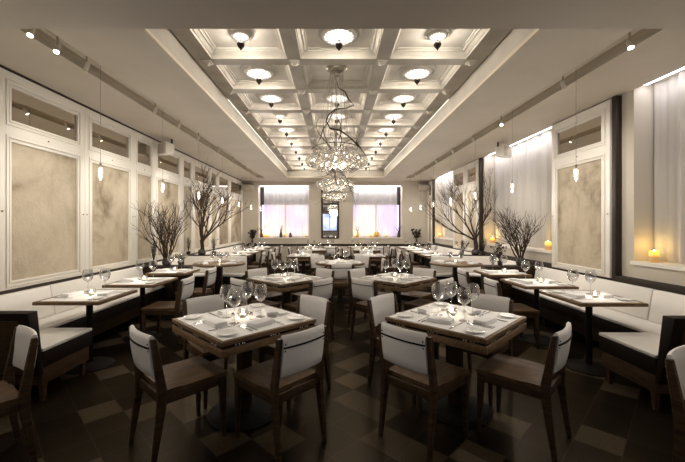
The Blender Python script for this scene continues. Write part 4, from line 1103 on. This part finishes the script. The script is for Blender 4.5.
for i, (x, h, n) in enumerate(((.84, .10, 'leftmost'), (1.40, .11, 'middle'), (2.0, .12, 'rightmost'))):
    sill_candle(x, YB+.13, 1.0365, h, .05, 'glowing candle on the right far-wall sill, ' + n + ' of three', 1.0)
def twig_vase(x, label, h, mat='pot', seed=1):
    root = empty('twig_vase', (x, YB+.10, 1.0365), 0, label, 'vase'); rnd = random.Random(seed)
    MB().lathe([(0, 0), (.05, 0), (.06, .06), (.05, .15), (.03, .22), (.034, .24), (.026, .24), (.02, .2), (0, .1)], 18).build('vase', M[mat], root)
    b = MB()
    for k in range(6):
        a = k*1.05; d = Vector((math.cos(a)*.5, math.sin(a)*.2, 1)).normalized(); p = Vector((0, 0, .2)); pts = [p]
        for q in range(4): d = (d+Vector((rnd.uniform(-.3, .3), rnd.uniform(-.1, .1), 0))).normalized(); pts.append(pts[-1]+d*(h-.2)/4)
        b.tube(pts, [.008, .007, .006, .004, .003], 5)
    b.build('twigs', M['twig'], root)
twig_vase(-2.70, 'dark vase of thin twigs at the left end of the left far sill', .50, seed=2)
twig_vase(-1.97, 'short dark vase of forked twigs at the middle of the left far sill', .46, seed=4)
twig_vase(2.44, 'slim dark vase at the right end of the right far sill', .46, seed=6)
twig_vase(.80+.10, 'gilt vase of twigs at the left end of the right far sill', .44, 'gold', 7)
tag(MB().lathe([(0, 0), (.06, .005), (.11, .06), (.12, .11), (.10, .17), (.05, .21), (0, .22)], 24).build('gold_orb', M['gold']), 'round golden orb ornament on the right far-wall sill', 'ornament').location = (1.62, YB+.13, 1.0365)
b = MB()
for k in range(1): b.lathe([(.06, 0), (.07, .02), (.05, .09), (.035, .16), (.04, .17), (.03, .17), (0, .10)], 18)
tag(b.build('brown_jar', M['pot']), 'small brown jar beside the middle candle of the left far sill', 'jar').location = (-1.62, YB+.13, 1.0365)

# ------------------------------------------------------------------ camera, world, view
cam = bpy.data.cameras.new('camera'); co = bpy.data.objects.new('camera', cam); COL.objects.link(co)
cam.sensor_width = 36; cam.lens = 352/685*36; cam.shift_x = 9/685; cam.shift_y = -6/685
co.location = (0, 0, 1.5); co.rotation_euler = (R(90), 0, 0); cam.clip_start = .05
SC.camera = co
w = bpy.data.worlds.new('world'); SC.world = w; w.use_nodes = True
w.node_tree.nodes['Background'].inputs[0].default_value = (.02, .02, .03, 1); w.node_tree.nodes['Background'].inputs[1].default_value = 1
SC.view_settings.view_transform = 'Standard'; SC.view_settings.look = 'None'; SC.view_settings.gamma = 1
SC.view_settings.exposure = 0.33
SC.cycles.max_bounces = 8; SC.cycles.diffuse_bounces = 4; SC.cycles.glossy_bounces = 4; SC.cycles.transparent_max_bounces = 24; SC.cycles.transmission_bounces = 4
SC.cycles.sample_clamp_indirect = 3; SC.cycles.caustics_reflective = False; SC.cycles.caustics_refractive = False
SC.cycles.use_denoising = True
